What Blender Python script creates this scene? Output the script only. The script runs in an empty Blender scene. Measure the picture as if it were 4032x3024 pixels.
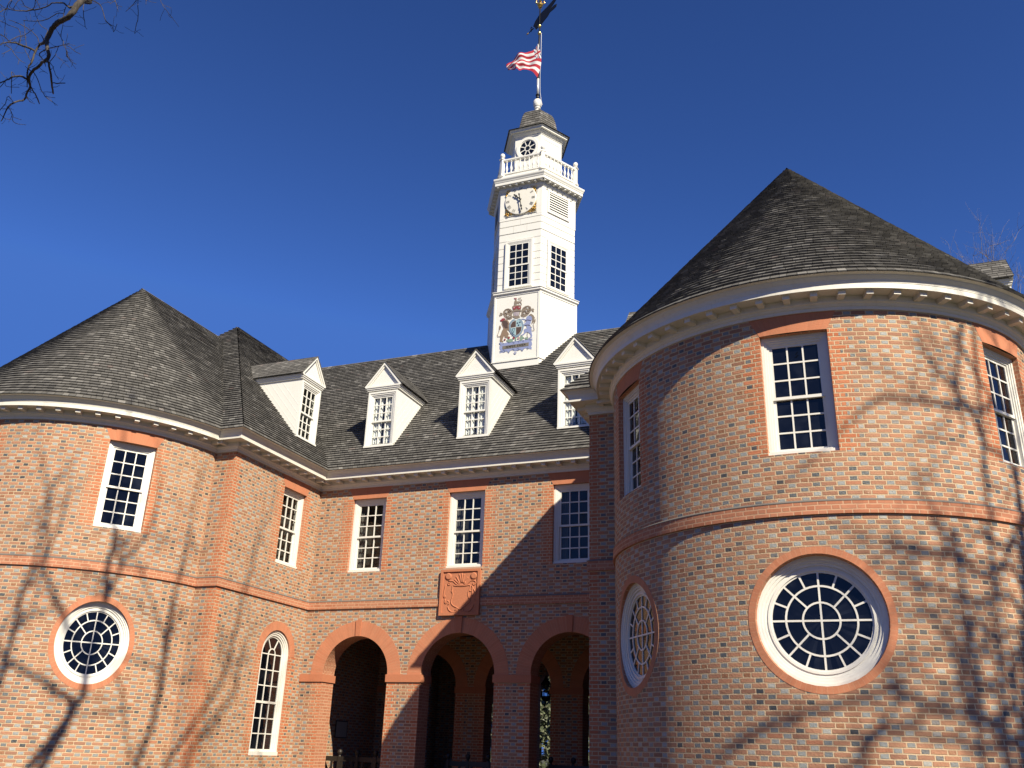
import bpy, math, random
from math import sin, cos, pi, radians as RAD, sqrt, atan2, hypot
from mathutils import Vector, Matrix, noise as mnoise

SC = bpy.context.scene
COL = SC.collection

# ------------------------------------------------------------------ camera, sky, sun, exposure
cam_data = bpy.data.cameras.new("camera")
cam = bpy.data.objects.new("camera", cam_data)
COL.objects.link(cam)
cam_data.sensor_fit = 'HORIZONTAL'
cam_data.sensor_width = 36.0
cam_data.lens = 36.0 * 0.8878
cam_data.clip_start = 0.1
cam_data.clip_end = 3000
YAW, PITCH, ROLL = 0.3884, 0.3858, 0.0351
_f = Vector((-sin(YAW) * cos(PITCH), cos(YAW) * cos(PITCH), sin(PITCH)))
_r = Vector((cos(YAW), sin(YAW), 0))
_u = _r.cross(_f)
_r2 = _r * cos(ROLL) + _u * sin(ROLL)
_u2 = -_r * sin(ROLL) + _u * cos(ROLL)
cam.matrix_world = Matrix(((_r2.x, _u2.x, -_f.x, 14.4902), (_r2.y, _u2.y, -_f.y, -21.3472),
                           (_r2.z, _u2.z, -_f.z, 1.2405), (0, 0, 0, 1)))
SC.camera = cam

SUN_EL, SUN_AZ = RAD(37.2), RAD(180 - 51.3)          # azimuth clockwise from north (+Y)
world = bpy.data.worlds.new("World")
SC.world = world
world.use_nodes = True
wn = world.node_tree
wn.nodes.clear()
w_out = wn.nodes.new('ShaderNodeOutputWorld')
w_bg = wn.nodes.new('ShaderNodeBackground')
w_sky = wn.nodes.new('ShaderNodeTexSky')
w_sky.sky_type = 'NISHITA'
w_sky.sun_disc = False
w_sky.sun_elevation = SUN_EL
w_sky.sun_rotation = SUN_AZ
w_sky.altitude = 1500
w_sky.air_density = 1.0
w_sky.dust_density = 0.2
w_sky.ozone_density = 4.0
w_gam = wn.nodes.new('ShaderNodeGamma')            # deep, clear winter sky
w_gam.inputs['Gamma'].default_value = 1.5
w_bg.inputs['Strength'].default_value = 0.05
wn.links.new(w_sky.outputs[0], w_gam.inputs[0])
w_cap = wn.nodes.new('ShaderNodeMix')                # no white haze towards the horizon
w_cap.data_type = 'RGBA'; w_cap.blend_type = 'DARKEN'; w_cap.inputs[0].default_value = 1.0
w_cap.inputs[7].default_value = (1.0, 2.45, 6.7, 1.0)
wn.links.new(w_gam.outputs[0], w_cap.inputs[6])
w_tint = wn.nodes.new('ShaderNodeMix'); w_tint.data_type = 'RGBA'; w_tint.blend_type = 'MULTIPLY'
w_tint.inputs[0].default_value = 1.0; w_tint.inputs[7].default_value = (0.73, 0.81, 0.97, 1.0)
wn.links.new(w_cap.outputs[2], w_tint.inputs[6])
wn.links.new(w_tint.outputs[2], w_bg.inputs[0])
wn.links.new(w_bg.outputs[0], w_out.inputs[0])

sun_data = bpy.data.lights.new("sun", 'SUN')
sun_data.energy = 5.0
sun_data.angle = RAD(0.53)
sun_data.color = (1.0, 0.91, 0.72)
sun = bpy.data.objects.new("sun", sun_data)
COL.objects.link(sun)
_sd = -Vector((sin(SUN_AZ) * cos(SUN_EL), cos(SUN_AZ) * cos(SUN_EL), sin(SUN_EL)))
sun.rotation_euler = _sd.to_track_quat('-Z', 'Y').to_euler()
sun.location = (40, -40, 40)

SC.view_settings.view_transform = 'Standard'
SC.view_settings.look = 'None'
SC.view_settings.gamma = 1.0
SC.view_settings.use_curve_mapping = False
SC.view_settings.exposure = 0.82
SC.cycles.max_bounces = 8
SC.cycles.diffuse_bounces = 4
SC.cycles.glossy_bounces = 3
SC.cycles.transparent_max_bounces = 8

# ------------------------------------------------------------------ measured plan (metres)
M_PITCH = 1.1432                     # roof rise per metre
GAP = 9.14                           # court between the wings
SHD, DEP, RAP = 0.607, 3.85, 3.862   # shoulder width, wing projection, apse radius
CL = (-SHD - RAP, -3.5815)           # centre of the west apse
CR = (GAP + SHD + RAP, -3.5815)      # centre of the east apse
HW = SHD + RAP                       # half width of a wing
ZG = -0.36                           # ground
ZSB, ZST, ZF, ZE, PE = 4.665, 4.854, 7.982, 8.419, 0.497
ZWB, ZWT = 5.64, 7.668
YB = 8.9                             # back face of the arcade block
YN = 12.75                           # north end of the wings
BR_H, BR_P = 0.0738, 0.352           # brick course, Flemish period
rng = random.Random(7)

# ------------------------------------------------------------------ mesh builder
class MB:
    def __init__(s):
        s.v = []; s.f = []; s.uv = []; s.uv2 = []; s.m = []; s.sm = []
    def face(s, pts, uv=None, uv2=None, m=0, smooth=False):
        b = len(s.v)
        s.v += [tuple(p) for p in pts]
        s.f.append(tuple(range(b, b + len(pts))))
        s.uv.append(uv or [(0, 0)] * len(pts))
        s.uv2.append(uv2 or [9.0] * len(pts))
        s.m.append(m); s.sm.append(smooth)
    def box(s, x0, x1, y0, y1, z0, z1, m=0, T=None):
        P = [(x, y, z) for z in (z0, z1) for y in (y0, y1) for x in (x0, x1)]
        if T: P = [T(p) for p in P]
        for q in ((0, 2, 3, 1), (4, 5, 7, 6), (0, 1, 5, 4), (2, 6, 7, 3), (0, 4, 6, 2), (1, 3, 7, 5)):
            pp = [P[i] for i in q]
            a = (Vector(pp[1]) - Vector(pp[0])).length; b = (Vector(pp[2]) - Vector(pp[1])).length
            s.face(pp, [(0, 0), (a, 0), (a, b), (0, b)], m=m)
    def prism(s, poly, depth, T, m=0):
        """poly in (u,w); T maps (u,w,d)->xyz; front at d=0, back at d=depth"""
        n = len(poly)
        s.face([T(u, w, 0) for u, w in poly], [(u, w) for u, w in poly], m=m)
        s.face([T(u, w, depth) for u, w in reversed(poly)], [(u, w) for u, w in reversed(poly)], m=m)
        for i in range(n):
            a, b = poly[i], poly[(i + 1) % n]
            s.face([T(a[0], a[1], 0), T(a[0], a[1], depth), T(b[0], b[1], depth), T(b[0], b[1], 0)], m=m)
    def tube(s, pts, rad, n=6, m=0, caps=True, smooth=True):
        pts = [Vector(p) for p in pts]
        if isinstance(rad, (int, float)): rad = [rad] * len(pts)
        rings = []; up = None
        for i, p in enumerate(pts):
            t = (pts[min(i + 1, len(pts) - 1)] - pts[max(i - 1, 0)])
            t = t.normalized() if t.length > 1e-9 else Vector((0, 0, 1))
            if up is None:
                up = t.orthogonal().normalized()
            else:
                up = (up - t * up.dot(t))
                up = up.normalized() if up.length > 1e-6 else t.orthogonal().normalized()
            sd = t.cross(up)
            rings.append([p + (up * cos(2 * pi * k / n) + sd * sin(2 * pi * k / n)) * rad[i] for k in range(n)])
        b = len(s.v)
        for r in rings: s.v += [tuple(q) for q in r]
        for i in range(len(rings) - 1):
            for k in range(n):
                k2 = (k + 1) % n
                s.f.append((b + i * n + k, b + i * n + k2, b + (i + 1) * n + k2, b + (i + 1) * n + k))
                s.uv.append([(0, 0)] * 4); s.uv2.append([9.0] * 4); s.m.append(m); s.sm.append(smooth)
        if caps:
            for base, rev in ((b, True), (b + (len(rings) - 1) * n, False)):
                idx = list(range(base, base + n))
                if rev: idx.reverse()
                s.f.append(tuple(idx)); s.uv.append([(0, 0)] * n); s.uv2.append([9.0] * n); s.m.append(m); s.sm.append(False)
    def lathe(s, prof, n=16, c=(0, 0, 0), m=0, smooth=True, a0=0.0, course=None):
        """prof [(r,z)] bottom to top; n sided; faces outward"""
        for j in range(len(prof) - 1):
            (r0, z0), (r1, z1) = prof[j], prof[j + 1]
            for k in range(n):
                A, B = a0 + 2 * pi * k / n, a0 + 2 * pi * (k + 1) / n
                p = lambda r, a, z: (c[0] + r * sin(a), c[1] - r * cos(a), c[2] + z)
                w = 2 * pi * max(r0, r1) / n
                vv = (course[j] if course else (z0, z1))
                s.face([p(r0, A, z0), p(r0, B, z0), p(r1, B, z1), p(r1, A, z1)],
                       [(k * w, vv[0]), (k * w + w, vv[0]), (k * w + w, vv[1]), (k * w, vv[1])], m=m, smooth=smooth)
    def build(s, name, mats, parent=None, loc=None, rot=0.0, merge=False):
        me = bpy.data.meshes.new(name)
        me.from_pydata(s.v, [], s.f)
        if not isinstance(mats, (list, tuple)): mats = [mats]
        for mt in mats: me.materials.append(mt)
        me.polygons.foreach_set('material_index', s.m)
        me.polygons.foreach_set('use_smooth', s.sm)
        u1 = me.uv_layers.new(name='UVMap'); u2 = me.uv_layers.new(name='rub')
        flat = [c for f in s.uv for p in f for c in p]
        u1.data.foreach_set('uv', flat)
        flat2 = [c for f in s.uv2 for p in f for c in (p, 0.0)]
        u2.data.foreach_set('uv', flat2)
        if merge:
            import bmesh
            bm = bmesh.new(); bm.from_mesh(me)
            bmesh.ops.remove_doubles(bm, verts=bm.verts, dist=1e-5)
            bm.to_mesh(me); bm.free()
        me.update()
        o = bpy.data.objects.new(name, me)
        COL.objects.link(o)
        if parent: o.parent = parent
        if loc is not None: o.location = loc
        o.rotation_euler.z = rot
        return o

def tag(o, label=None, cat=None, group=None, kind=None):
    if label: o['label'] = label
    if cat: o['category'] = cat
    if group: o['group'] = group
    if kind: o['kind'] = kind
    return o
def thing(name, label, cat, loc=(0, 0, 0), rot=0.0, group=None):
    o = bpy.data.objects.new(name, None); COL.objects.link(o)
    o.location = loc; o.rotation_euler.z = rot
    return tag(o, label, cat, group)
def copy_tree(o, parent, loc=None, rot=None, label=None):
    c = o.copy(); COL.objects.link(c); c.parent = parent
    if loc is not None: c.location = loc
    if rot is not None: c.rotation_euler.z = rot
    if label: c['label'] = label
    for ch in list(o.children):
        copy_tree(ch, c)
    return c

# ------------------------------------------------------------------ materials
def new_mat(name):
    m = bpy.data.materials.new(name); m.use_nodes = True
    nt = m.node_tree; nt.nodes.clear()
    out = nt.nodes.new('ShaderNodeOutputMaterial'); b = nt.nodes.new('ShaderNodeBsdfPrincipled')
    nt.links.new(b.outputs[0], out.inputs[0])
    return m, nt, b
class NT:
    def __init__(s, nt): s.nt = nt
    def n(s, t, **k):
        nd = s.nt.nodes.new(t)
        for a, v in k.items(): setattr(nd, a, v)
        return nd
    def put(s, sock, v):
        if hasattr(v, 'is_linked') or isinstance(v, bpy.types.NodeSocket): s.nt.links.new(v, sock)
        elif isinstance(v, (tuple, list)) and len(v) == 3 and sock.type == 'RGBA': sock.default_value = (*v, 1)
        else: sock.default_value = v
    def math(s, op, a, b=0.0, c=0.0):
        nd = s.n('ShaderNodeMath', operation=op)
        s.put(nd.inputs[0], a); s.put(nd.inputs[1], b)
        if op in ('MULTIPLY_ADD', 'WRAP'): s.put(nd.inputs[2], c)
        return nd.outputs[0]
    def mix(s, f, a, b, blend='MIX'):
        nd = s.n('ShaderNodeMix', data_type='RGBA', blend_type=blend)
        s.put(nd.inputs[0], f); s.put(nd.inputs[6], a); s.put(nd.inputs[7], b)
        return nd.outputs[2]
    def mixf(s, f, a, b):
        nd = s.n('ShaderNodeMix', data_type='FLOAT')
        s.put(nd.inputs[0], f); s.put(nd.inputs[2], a); s.put(nd.inputs[3], b)
        return nd.outputs[0]
    def smooth(s, x, a, b):
        nd = s.n('ShaderNodeMapRange', interpolation_type='SMOOTHSTEP')
        s.put(nd.inputs[0], x); s.put(nd.inputs[1], a); s.put(nd.inputs[2], b)
        return nd.outputs[0]
    def ramp(s, f, stops, interp='LINEAR'):
        nd = s.n('ShaderNodeValToRGB'); cr = nd.color_ramp; cr.interpolation = interp
        while len(cr.elements) < len(stops): cr.elements.new(0.5)
        for e, (p, c) in zip(cr.elements, stops): e.position = p; e.color = (*c, 1)
        s.put(nd.inputs[0], f)
        return nd.outputs[0]
    def noise(s, scale, detail=2.0, vec=None, rough=0.5):
        nd = s.n('ShaderNodeTexNoise'); s.put(nd.inputs['Scale'], scale); s.put(nd.inputs['Detail'], detail)
        s.put(nd.inputs['Roughness'], rough)
        if vec is not None: s.put(nd.inputs['Vector'], vec)
        return nd
    def white(s, vec):
        nd = s.n('ShaderNodeTexWhiteNoise', noise_dimensions='3D'); s.put(nd.inputs['Vector'], vec)
        return nd
    def comb(s, x, y, z=0.0):
        nd = s.n('ShaderNodeCombineXYZ'); s.put(nd.inputs[0], x); s.put(nd.inputs[1], y); s.put(nd.inputs[2], z)
        return nd.outputs[0]
    def uv(s, name='UVMap'):
        nd = s.n('ShaderNodeUVMap'); nd.uv_map = name
        sp = s.n('ShaderNodeSeparateXYZ'); s.nt.links.new(nd.outputs[0], sp.inputs[0])
        return nd.outputs[0], sp.outputs[0], sp.outputs[1]
    def obj(s):
        return s.n('ShaderNodeNewGeometry').outputs['Position']
    def bump(s, h, dist, strength=1.0):
        nd = s.n('ShaderNodeBump'); s.put(nd.inputs['Height'], h); nd.inputs['Distance'].default_value = dist
        nd.inputs['Strength'].default_value = strength
        return nd.outputs[0]

MORTAR = (0.4424, 0.3042, 0.1778)
def brick_material(name, rubbed_only=False):
    m, nt, b = new_mat(name); g = NT(nt)
    _, u, v = g.uv(); _, rub, _ = g.uv('rub')
    pos = g.obj()
    wob = g.noise(9.0, 2.0, pos)
    wsep = g.n('ShaderNodeSeparateColor'); nt.links.new(wob.outputs['Color'], wsep.inputs[0])
    u_ = g.math('ADD', u, g.math('MULTIPLY', g.math('SUBTRACT', wsep.outputs[0], 0.5), 0.016))
    v_ = g.math('ADD', v, g.math('MULTIPLY', g.math('SUBTRACT', wsep.outputs[1], 0.5), 0.013))
    vr = g.math('DIVIDE', v_, BR_H)
    row = g.math('FLOOR', vr)
    fv = g.math('MULTIPLY', g.math('SUBTRACT', vr, row), BR_H)
    par = g.math('MULTIPLY', g.math('FLOORED_MODULO', row, 2.0), 0.5)
    jit = g.math('MULTIPLY', g.math('SUBTRACT', g.white(g.comb(row, 3.3, 1.7)).outputs[0], 0.5), 0.03)
    up = g.math('ADD', g.math('ADD', g.math('DIVIDE', u_, BR_P), par), jit)
    cell = g.math('FLOOR', up)
    x = g.math('MULTIPLY', g.math('SUBTRACT', up, cell), BR_P)
    LS = 0.232
    isH = g.math('GREATER_THAN', x, LS)
    xl = g.math('SUBTRACT', x, g.math('MULTIPLY', isH, LS))
    wl = g.mixf(isH, LS, BR_P - LS)
    de = g.math('MINIMUM', xl, g.math('SUBTRACT', wl, xl))
    dv = g.math('MINIMUM', fv, g.math('SUBTRACT', BR_H, fv))
    # rounded brick corners
    jr = g.math('ADD', 0.0068, g.math('MULTIPLY', wsep.outputs[2], 0.004))
    d = g.math('MINIMUM', de, dv)
    brick = g.smooth(d, g.math('SUBTRACT', jr, 0.0015), g.math('ADD', jr, 0.002))      # 1 on brick
    idv = g.comb(cell, row, isH)
    wn1 = g.white(idv); wn2 = g.white(g.comb(g.math('ADD', cell, 31.7), row, isH))
    # stretchers
    st = g.ramp(wn1.outputs[0], [(0.0, (0.2758, 0.1375, 0.0881)), (0.28, (0.3408, 0.1675, 0.1035)), (0.62, (0.3841, 0.1907, 0.1162)),
                                 (0.88, (0.3932, 0.2028, 0.1217)), (1.0, (0.3988, 0.1651, 0.0931))])
    hd = g.ramp(wn2.outputs[0], [(0.0, (0.055, 0.06, 0.065)), (0.18, (0.13, 0.14, 0.145)), (0.5, (0.215, 0.225, 0.228)),
                                 (0.85, (0.29, 0.30, 0.293)), (1.0, (0.37, 0.36, 0.335))])
    plainH = g.math('GREATER_THAN', wn1.outputs[0], 0.90)
    hd = g.mix(plainH, hd, (0.2844, 0.1343, 0.0711))
    fld = g.mix(isH, st, hd)
    rb = g.ramp(wn1.outputs[0], [(0.0, (0.40, 0.120, 0.053)), (0.5, (0.46, 0.155, 0.072)), (1.0, (0.50, 0.19, 0.098))] if not rubbed_only else [(0.0, (0.3634, 0.1359, 0.07268)), (1.0, (0.4266, 0.1778, 0.1027))])
    if rubbed_only:
        colr = rb; rmask = 1.0
    else:
        lim = g.mixf(g.math('FLOORED_MODULO', row, 2.0), 0.17, 0.31)
        rmask = g.math('LESS_THAN', rub, lim)
        colr = g.mix(rmask, fld, rb)
    # surface mottling inside each brick
    n2 = g.noise(38.0, 4.0, pos, 0.65)
    colr = g.mix(g.math('MULTIPLY', g.smooth(n2.outputs[0], 0.42, 0.8), 0.42), colr, g.mix(0.5, colr, (0.1264, 0.0632, 0.0395)))
    # weathering: pale bloom
    n3 = g.noise(0.55, 4.0, pos, 0.6)
    bloom = g.math('MULTIPLY', g.smooth(n3.outputs[0], 0.45, 0.80), 0.34)
    colr = g.mix(bloom, colr, (0.3634, 0.2133, 0.1225))
    nm = g.noise(60.0, 3.0, pos)
    mort = g.mix(nm.outputs[0], (0.48, 0.345, 0.22), (0.58, 0.435, 0.29))
    if rubbed_only:
        mort = g.mix(0.62, mort, (0.4424, 0.2133, 0.1264))
    n4 = g.noise(1.7, 3.0, pos)
    mort = g.mix(g.math('MULTIPLY', g.smooth(n4.outputs[0], 0.5, 0.75), 0.25), mort, (0.2607, 0.1659, 0.09875))
    base = g.mix(brick, mort, colr)
    nt.links.new(base, b.inputs['Base Color'])
    glz = g.math('MULTIPLY', g.math('MULTIPLY', isH, brick), g.math('SUBTRACT', 1.0, rmask) if not rubbed_only else 0.0)
    g.put(b.inputs['Roughness'], g.mixf(glz, 0.88, g.mixf(wn2.outputs[0], 0.32, 0.62)))
    b.inputs['Specular IOR Level'].default_value = 0.35
    tone = g.math('MULTIPLY', wn2.outputs[0], 0.25)
    h = g.math('ADD', g.math('MULTIPLY', brick, g.math('ADD', 0.75, tone)), g.math('MULTIPLY', n2.outputs[0], 0.35))
    nt.links.new(g.bump(h, 0.030 if not rubbed_only else 0.003), b.inputs['Normal'])
    return m

def gauged_material(name, joint=0.075, axis='u', col=((0.3318, 0.1011, 0.04345), (0.4108, 0.1422, 0.06478)), vis=0.5):
    """soft rubbed brick with fine joints along one UV axis"""
    m, nt, b = new_mat(name); g = NT(nt)
    _, u, v = g.uv(); pos = g.obj()
    c = u if axis == 'u' else v
    k = g.math('DIVIDE', c, joint); r = g.math('FLOOR', k); fr = g.math('SUBTRACT', k, r)
    w = g.white(g.comb(r, 0.0, 0.5))
    colr = g.mix(w.outputs[0], col[0], col[1])
    n1 = g.noise(5.0, 4.0, pos); n2 = g.noise(45.0, 3.0, pos)
    colr = g.mix(g.smooth(n1.outputs[0], 0.35, 0.7), colr, g.mix(0.5, colr, (0.395, 0.1738, 0.0948)))
    colr = g.mix(g.math('MULTIPLY', n2.outputs[0], 0.4), colr, (0.237, 0.079, 0.0395))
    dj = g.math('MINIMUM', fr, g.math('SUBTRACT', 1.0, fr))
    jt = g.math('MULTIPLY', g.math('SUBTRACT', 1.0, g.smooth(dj, 0.02, 0.05)), vis)
    colr = g.mix(jt, colr, (0.474, 0.316, 0.2054))
    nt.links.new(colr, b.inputs['Base Color'])
    b.inputs['Roughness'].default_value = 0.9
    nt.links.new(g.bump(n2.outputs[0], 0.003), b.inputs['Normal'])
    return m

def paint_material(name, col=(0.66, 0.643, 0.60), dirt=0.25, rough=0.5):
    m, nt, b = new_mat(name); g = NT(nt); pos = g.obj()
    n1 = g.noise(3.0, 5.0, pos, 0.65); n2 = g.noise(28.0, 3.0, pos)
    dm = g.math('MULTIPLY', g.smooth(n1.outputs[0], 0.48, 0.78), dirt)
    c = g.mix(dm, col, (col[0] * 0.72, col[1] * 0.69, col[2] * 0.62))
    sp = g.n('ShaderNodeSeparateXYZ'); nt.links.new(pos, sp.inputs[0])
    st = g.noise(1.0, 3.0, g.comb(g.math('MULTIPLY', sp.outputs[0], 16.0), g.math('MULTIPLY', sp.outputs[1], 16.0), g.math('MULTIPLY', sp.outputs[2], 1.1)), 0.6)
    c = g.mix(g.math('MULTIPLY', g.smooth(st.outputs[0], 0.55, 0.8), dirt * 0.8), c, (col[0] * 0.62, col[1] * 0.58, col[2] * 0.50))
    c = g.mix(g.math('MULTIPLY', n2.outputs[0], 0.10), c, (0.45, 0.42, 0.36))
    nt.links.new(c, b.inputs['Base Color'])
    b.inputs['Roughness'].default_value = rough
    nt.links.new(g.bump(n2.outputs[0], 0.0015), b.inputs['Normal'])
    return m

def shingle_material():
    m, nt, b = new_mat("wood_shingle"); g = NT(nt)
    _, u, v = g.uv(); pos = g.obj()
    row = g.math('FLOOR', v)
    off = g.white(g.comb(row, 0.3, 0.9)).outputs[0]
    cu = g.math('DIVIDE', g.math('ADD', u, g.math('MULTIPLY', off, 3.1)), 0.15)
    wob = g.noise(1.0, 0.0, g.comb(g.math('MULTIPLY', cu, 0.55), g.math('MULTIPLY', row, 7.3), 0.0))
    cu = g.math('ADD', cu, g.math('MULTIPLY', wob.outputs[0], 1.1))
    cell = g.math('FLOOR', cu); fr = g.math('SUBTRACT', cu, cell)
    w = g.white(g.comb(cell, row, 0.0)); w2 = g.white(g.comb(cell, row, 5.0))
    col = g.ramp(w.outputs[0], [(0.0, (0.0917, 0.0882, 0.0838)), (0.35, (0.1214, 0.1164, 0.1097)), (0.7, (0.1489, 0.1422, 0.1338)),
                                (0.92, (0.1933, 0.186, 0.1754)), (0.975, (0.2588, 0.2504, 0.2364)), (1.0, (0.155, 0.1225, 0.113))])
    n1 = g.noise(0.6, 4.0, pos, 0.6)
    col = g.mix(g.math('MULTIPLY', g.smooth(n1.outputs[0], 0.42, 0.72), 0.30), col, (0.02844, 0.02686, 0.02449))
    n2 = g.noise(1.0, 4.0, g.comb(g.math('MULTIPLY', u, 90.0), g.math('MULTIPLY', v, 2.2), 0.0), 0.7)
    col = g.mix(g.math('MULTIPLY', n2.outputs[0], 0.35), col, (0.0237, 0.02133, 0.01896))
    gap = g.math('SUBTRACT', 1.0, g.smooth(g.math('MINIMUM', fr, g.math('SUBTRACT', 1.0, fr)), 0.015, 0.05))
    col = g.mix(g.math('MULTIPLY', gap, 0.55), col, (0.00948, 0.00869, 0.0079))
    nt.links.new(col, b.inputs['Base Color'])
    b.inputs['Roughness'].default_value = 0.88
    b.inputs['Specular IOR Level'].default_value = 0.25
    h = g.math('ADD', g.math('MULTIPLY', w2.outputs[0], 0.6), g.math('ADD', g.math('MULTIPLY', gap, -1.0), g.math('MULTIPLY', n2.outputs[0], 0.4)))
    nt.links.new(g.bump(h, 0.008), b.inputs['Normal'])
    return m

def glass_material(name, tint=(0.0025, 0.003, 0.005)):
    m, nt, b = new_mat(name); g = NT(nt); pos = g.obj()
    o = g.n('ShaderNodeNewGeometry')
    n1 = g.noise(3.0, 3.0, pos)
    k = g.math('MULTIPLY', g.smooth(n1.outputs[0], 0.42, 0.7), o.outputs['Random Per Island'])
    c = g.mix(k, tint, (0.012, 0.014, 0.020))
    nt.links.new(c, b.inputs['Base Color'])
    b.inputs['Roughness'].default_value = 0.03
    b.inputs['IOR'].default_value = 1.5
    n2 = g.noise(5.0, 2.0, pos)
    nt.links.new(g.bump(n2.outputs[0], 0.004), b.inputs['Normal'])
    return m
def clear_material():
    m = bpy.data.materials.new("clear_glass"); m.use_nodes = True; nt = m.node_tree; nt.nodes.clear(); g = NT(nt)
    out = g.n('ShaderNodeOutputMaterial'); tr = g.n('ShaderNodeBsdfTransparent'); gl = g.n('ShaderNodeBsdfGlossy')
    gl.inputs['Roughness'].default_value = 0.02; tr.inputs[0].default_value = (0.86, 0.89, 0.88, 1)
    lw = g.n('ShaderNodeLayerWeight'); lw.inputs[0].default_value = 0.5
    mx = g.n('ShaderNodeMixShader')
    nt.links.new(g.math('MULTIPLY_ADD', g.math('POWER', lw.outputs['Facing'], 4.0), 0.7, 0.05), mx.inputs[0])
    nt.links.new(tr.outputs[0], mx.inputs[1]); nt.links.new(gl.outputs[0], mx.inputs[2]); nt.links.new(mx.outputs[0], out.inputs[0])
    return m

def plain(name, col, rough=0.7, metal=0.0, nscale=12.0, namt=0.25, bump=0.002, spec=0.5):
    m, nt, b = new_mat(name); g = NT(nt); pos = g.obj()
    n1 = g.noise(nscale, 4.0, pos, 0.6)
    c = g.mix(g.math('MULTIPLY', n1.outputs[0], namt), col, tuple(x * 0.55 for x in col))
    nt.links.new(c, b.inputs['Base Color'])
    b.inputs['Roughness'].default_value = rough; b.inputs['Metallic'].default_value = metal
    b.inputs['Specular IOR Level'].default_value = spec
    nt.links.new(g.bump(n1.outputs[0], bump), b.inputs['Normal'])
    return m

M_BRICK = brick_material("flemish_brick")
M_STRING = brick_material("rubbed_brick_bond", True)
M_GAUGE = gauged_material("gauged_brick", 0.072, 'u', col=((0.4722, 0.17, 0.0856), (0.5165, 0.1942, 0.1003)), vis=0.14)
M_VOUS = gauged_material("voussoir_brick", 0.072, 'u', col=((0.4648, 0.1736, 0.0883), (0.5239, 0.2045, 0.1069)), vis=0.42)
M_PAINT = paint_material("white_paint")
M_CORN = paint_material("cornice_paint", (0.64, 0.615, 0.56), 0.35)
M_TOWER = paint_material("tower_paint", (0.70, 0.69, 0.65), 0.15)
M_SHING = shingle_material()
M_GLASS = glass_material("window_glass")
M_CLEAR = clear_material()
M_CURT = plain("curtain_cloth", (0.80, 0.79, 0.77), 0.9, nscale=6, namt=0.12)
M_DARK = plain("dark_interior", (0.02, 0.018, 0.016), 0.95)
M_GOLD = plain("gilding", (0.85, 0.55, 0.16), 0.28, 0.95, nscale=25, namt=0.3, bump=0.01)
M_IRON = plain("black_iron", (0.012, 0.012, 0.013), 0.45, 0.2)
M_STEEL = plain("pole_paint", (0.62, 0.63, 0.64), 0.35, 0.3)
M_TERRA = plain("terracotta", (0.44, 0.16, 0.08), 0.9, nscale=20, namt=0.35, bump=0.004)
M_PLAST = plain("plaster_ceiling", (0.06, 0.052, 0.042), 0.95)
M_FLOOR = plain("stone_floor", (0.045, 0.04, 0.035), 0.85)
M_OAK = plain("dark_oak", (0.020, 0.014, 0.010), 0.55, nscale=30)
M_BOARD = plain("notice_paper", (0.32, 0.30, 0.26), 0.8)
M_LEAD = plain("lead_flashing", (0.15, 0.135, 0.12), 0.6)
M_ROPE = plain("halyard_rope", (0.62, 0.62, 0.60), 0.9)
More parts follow.
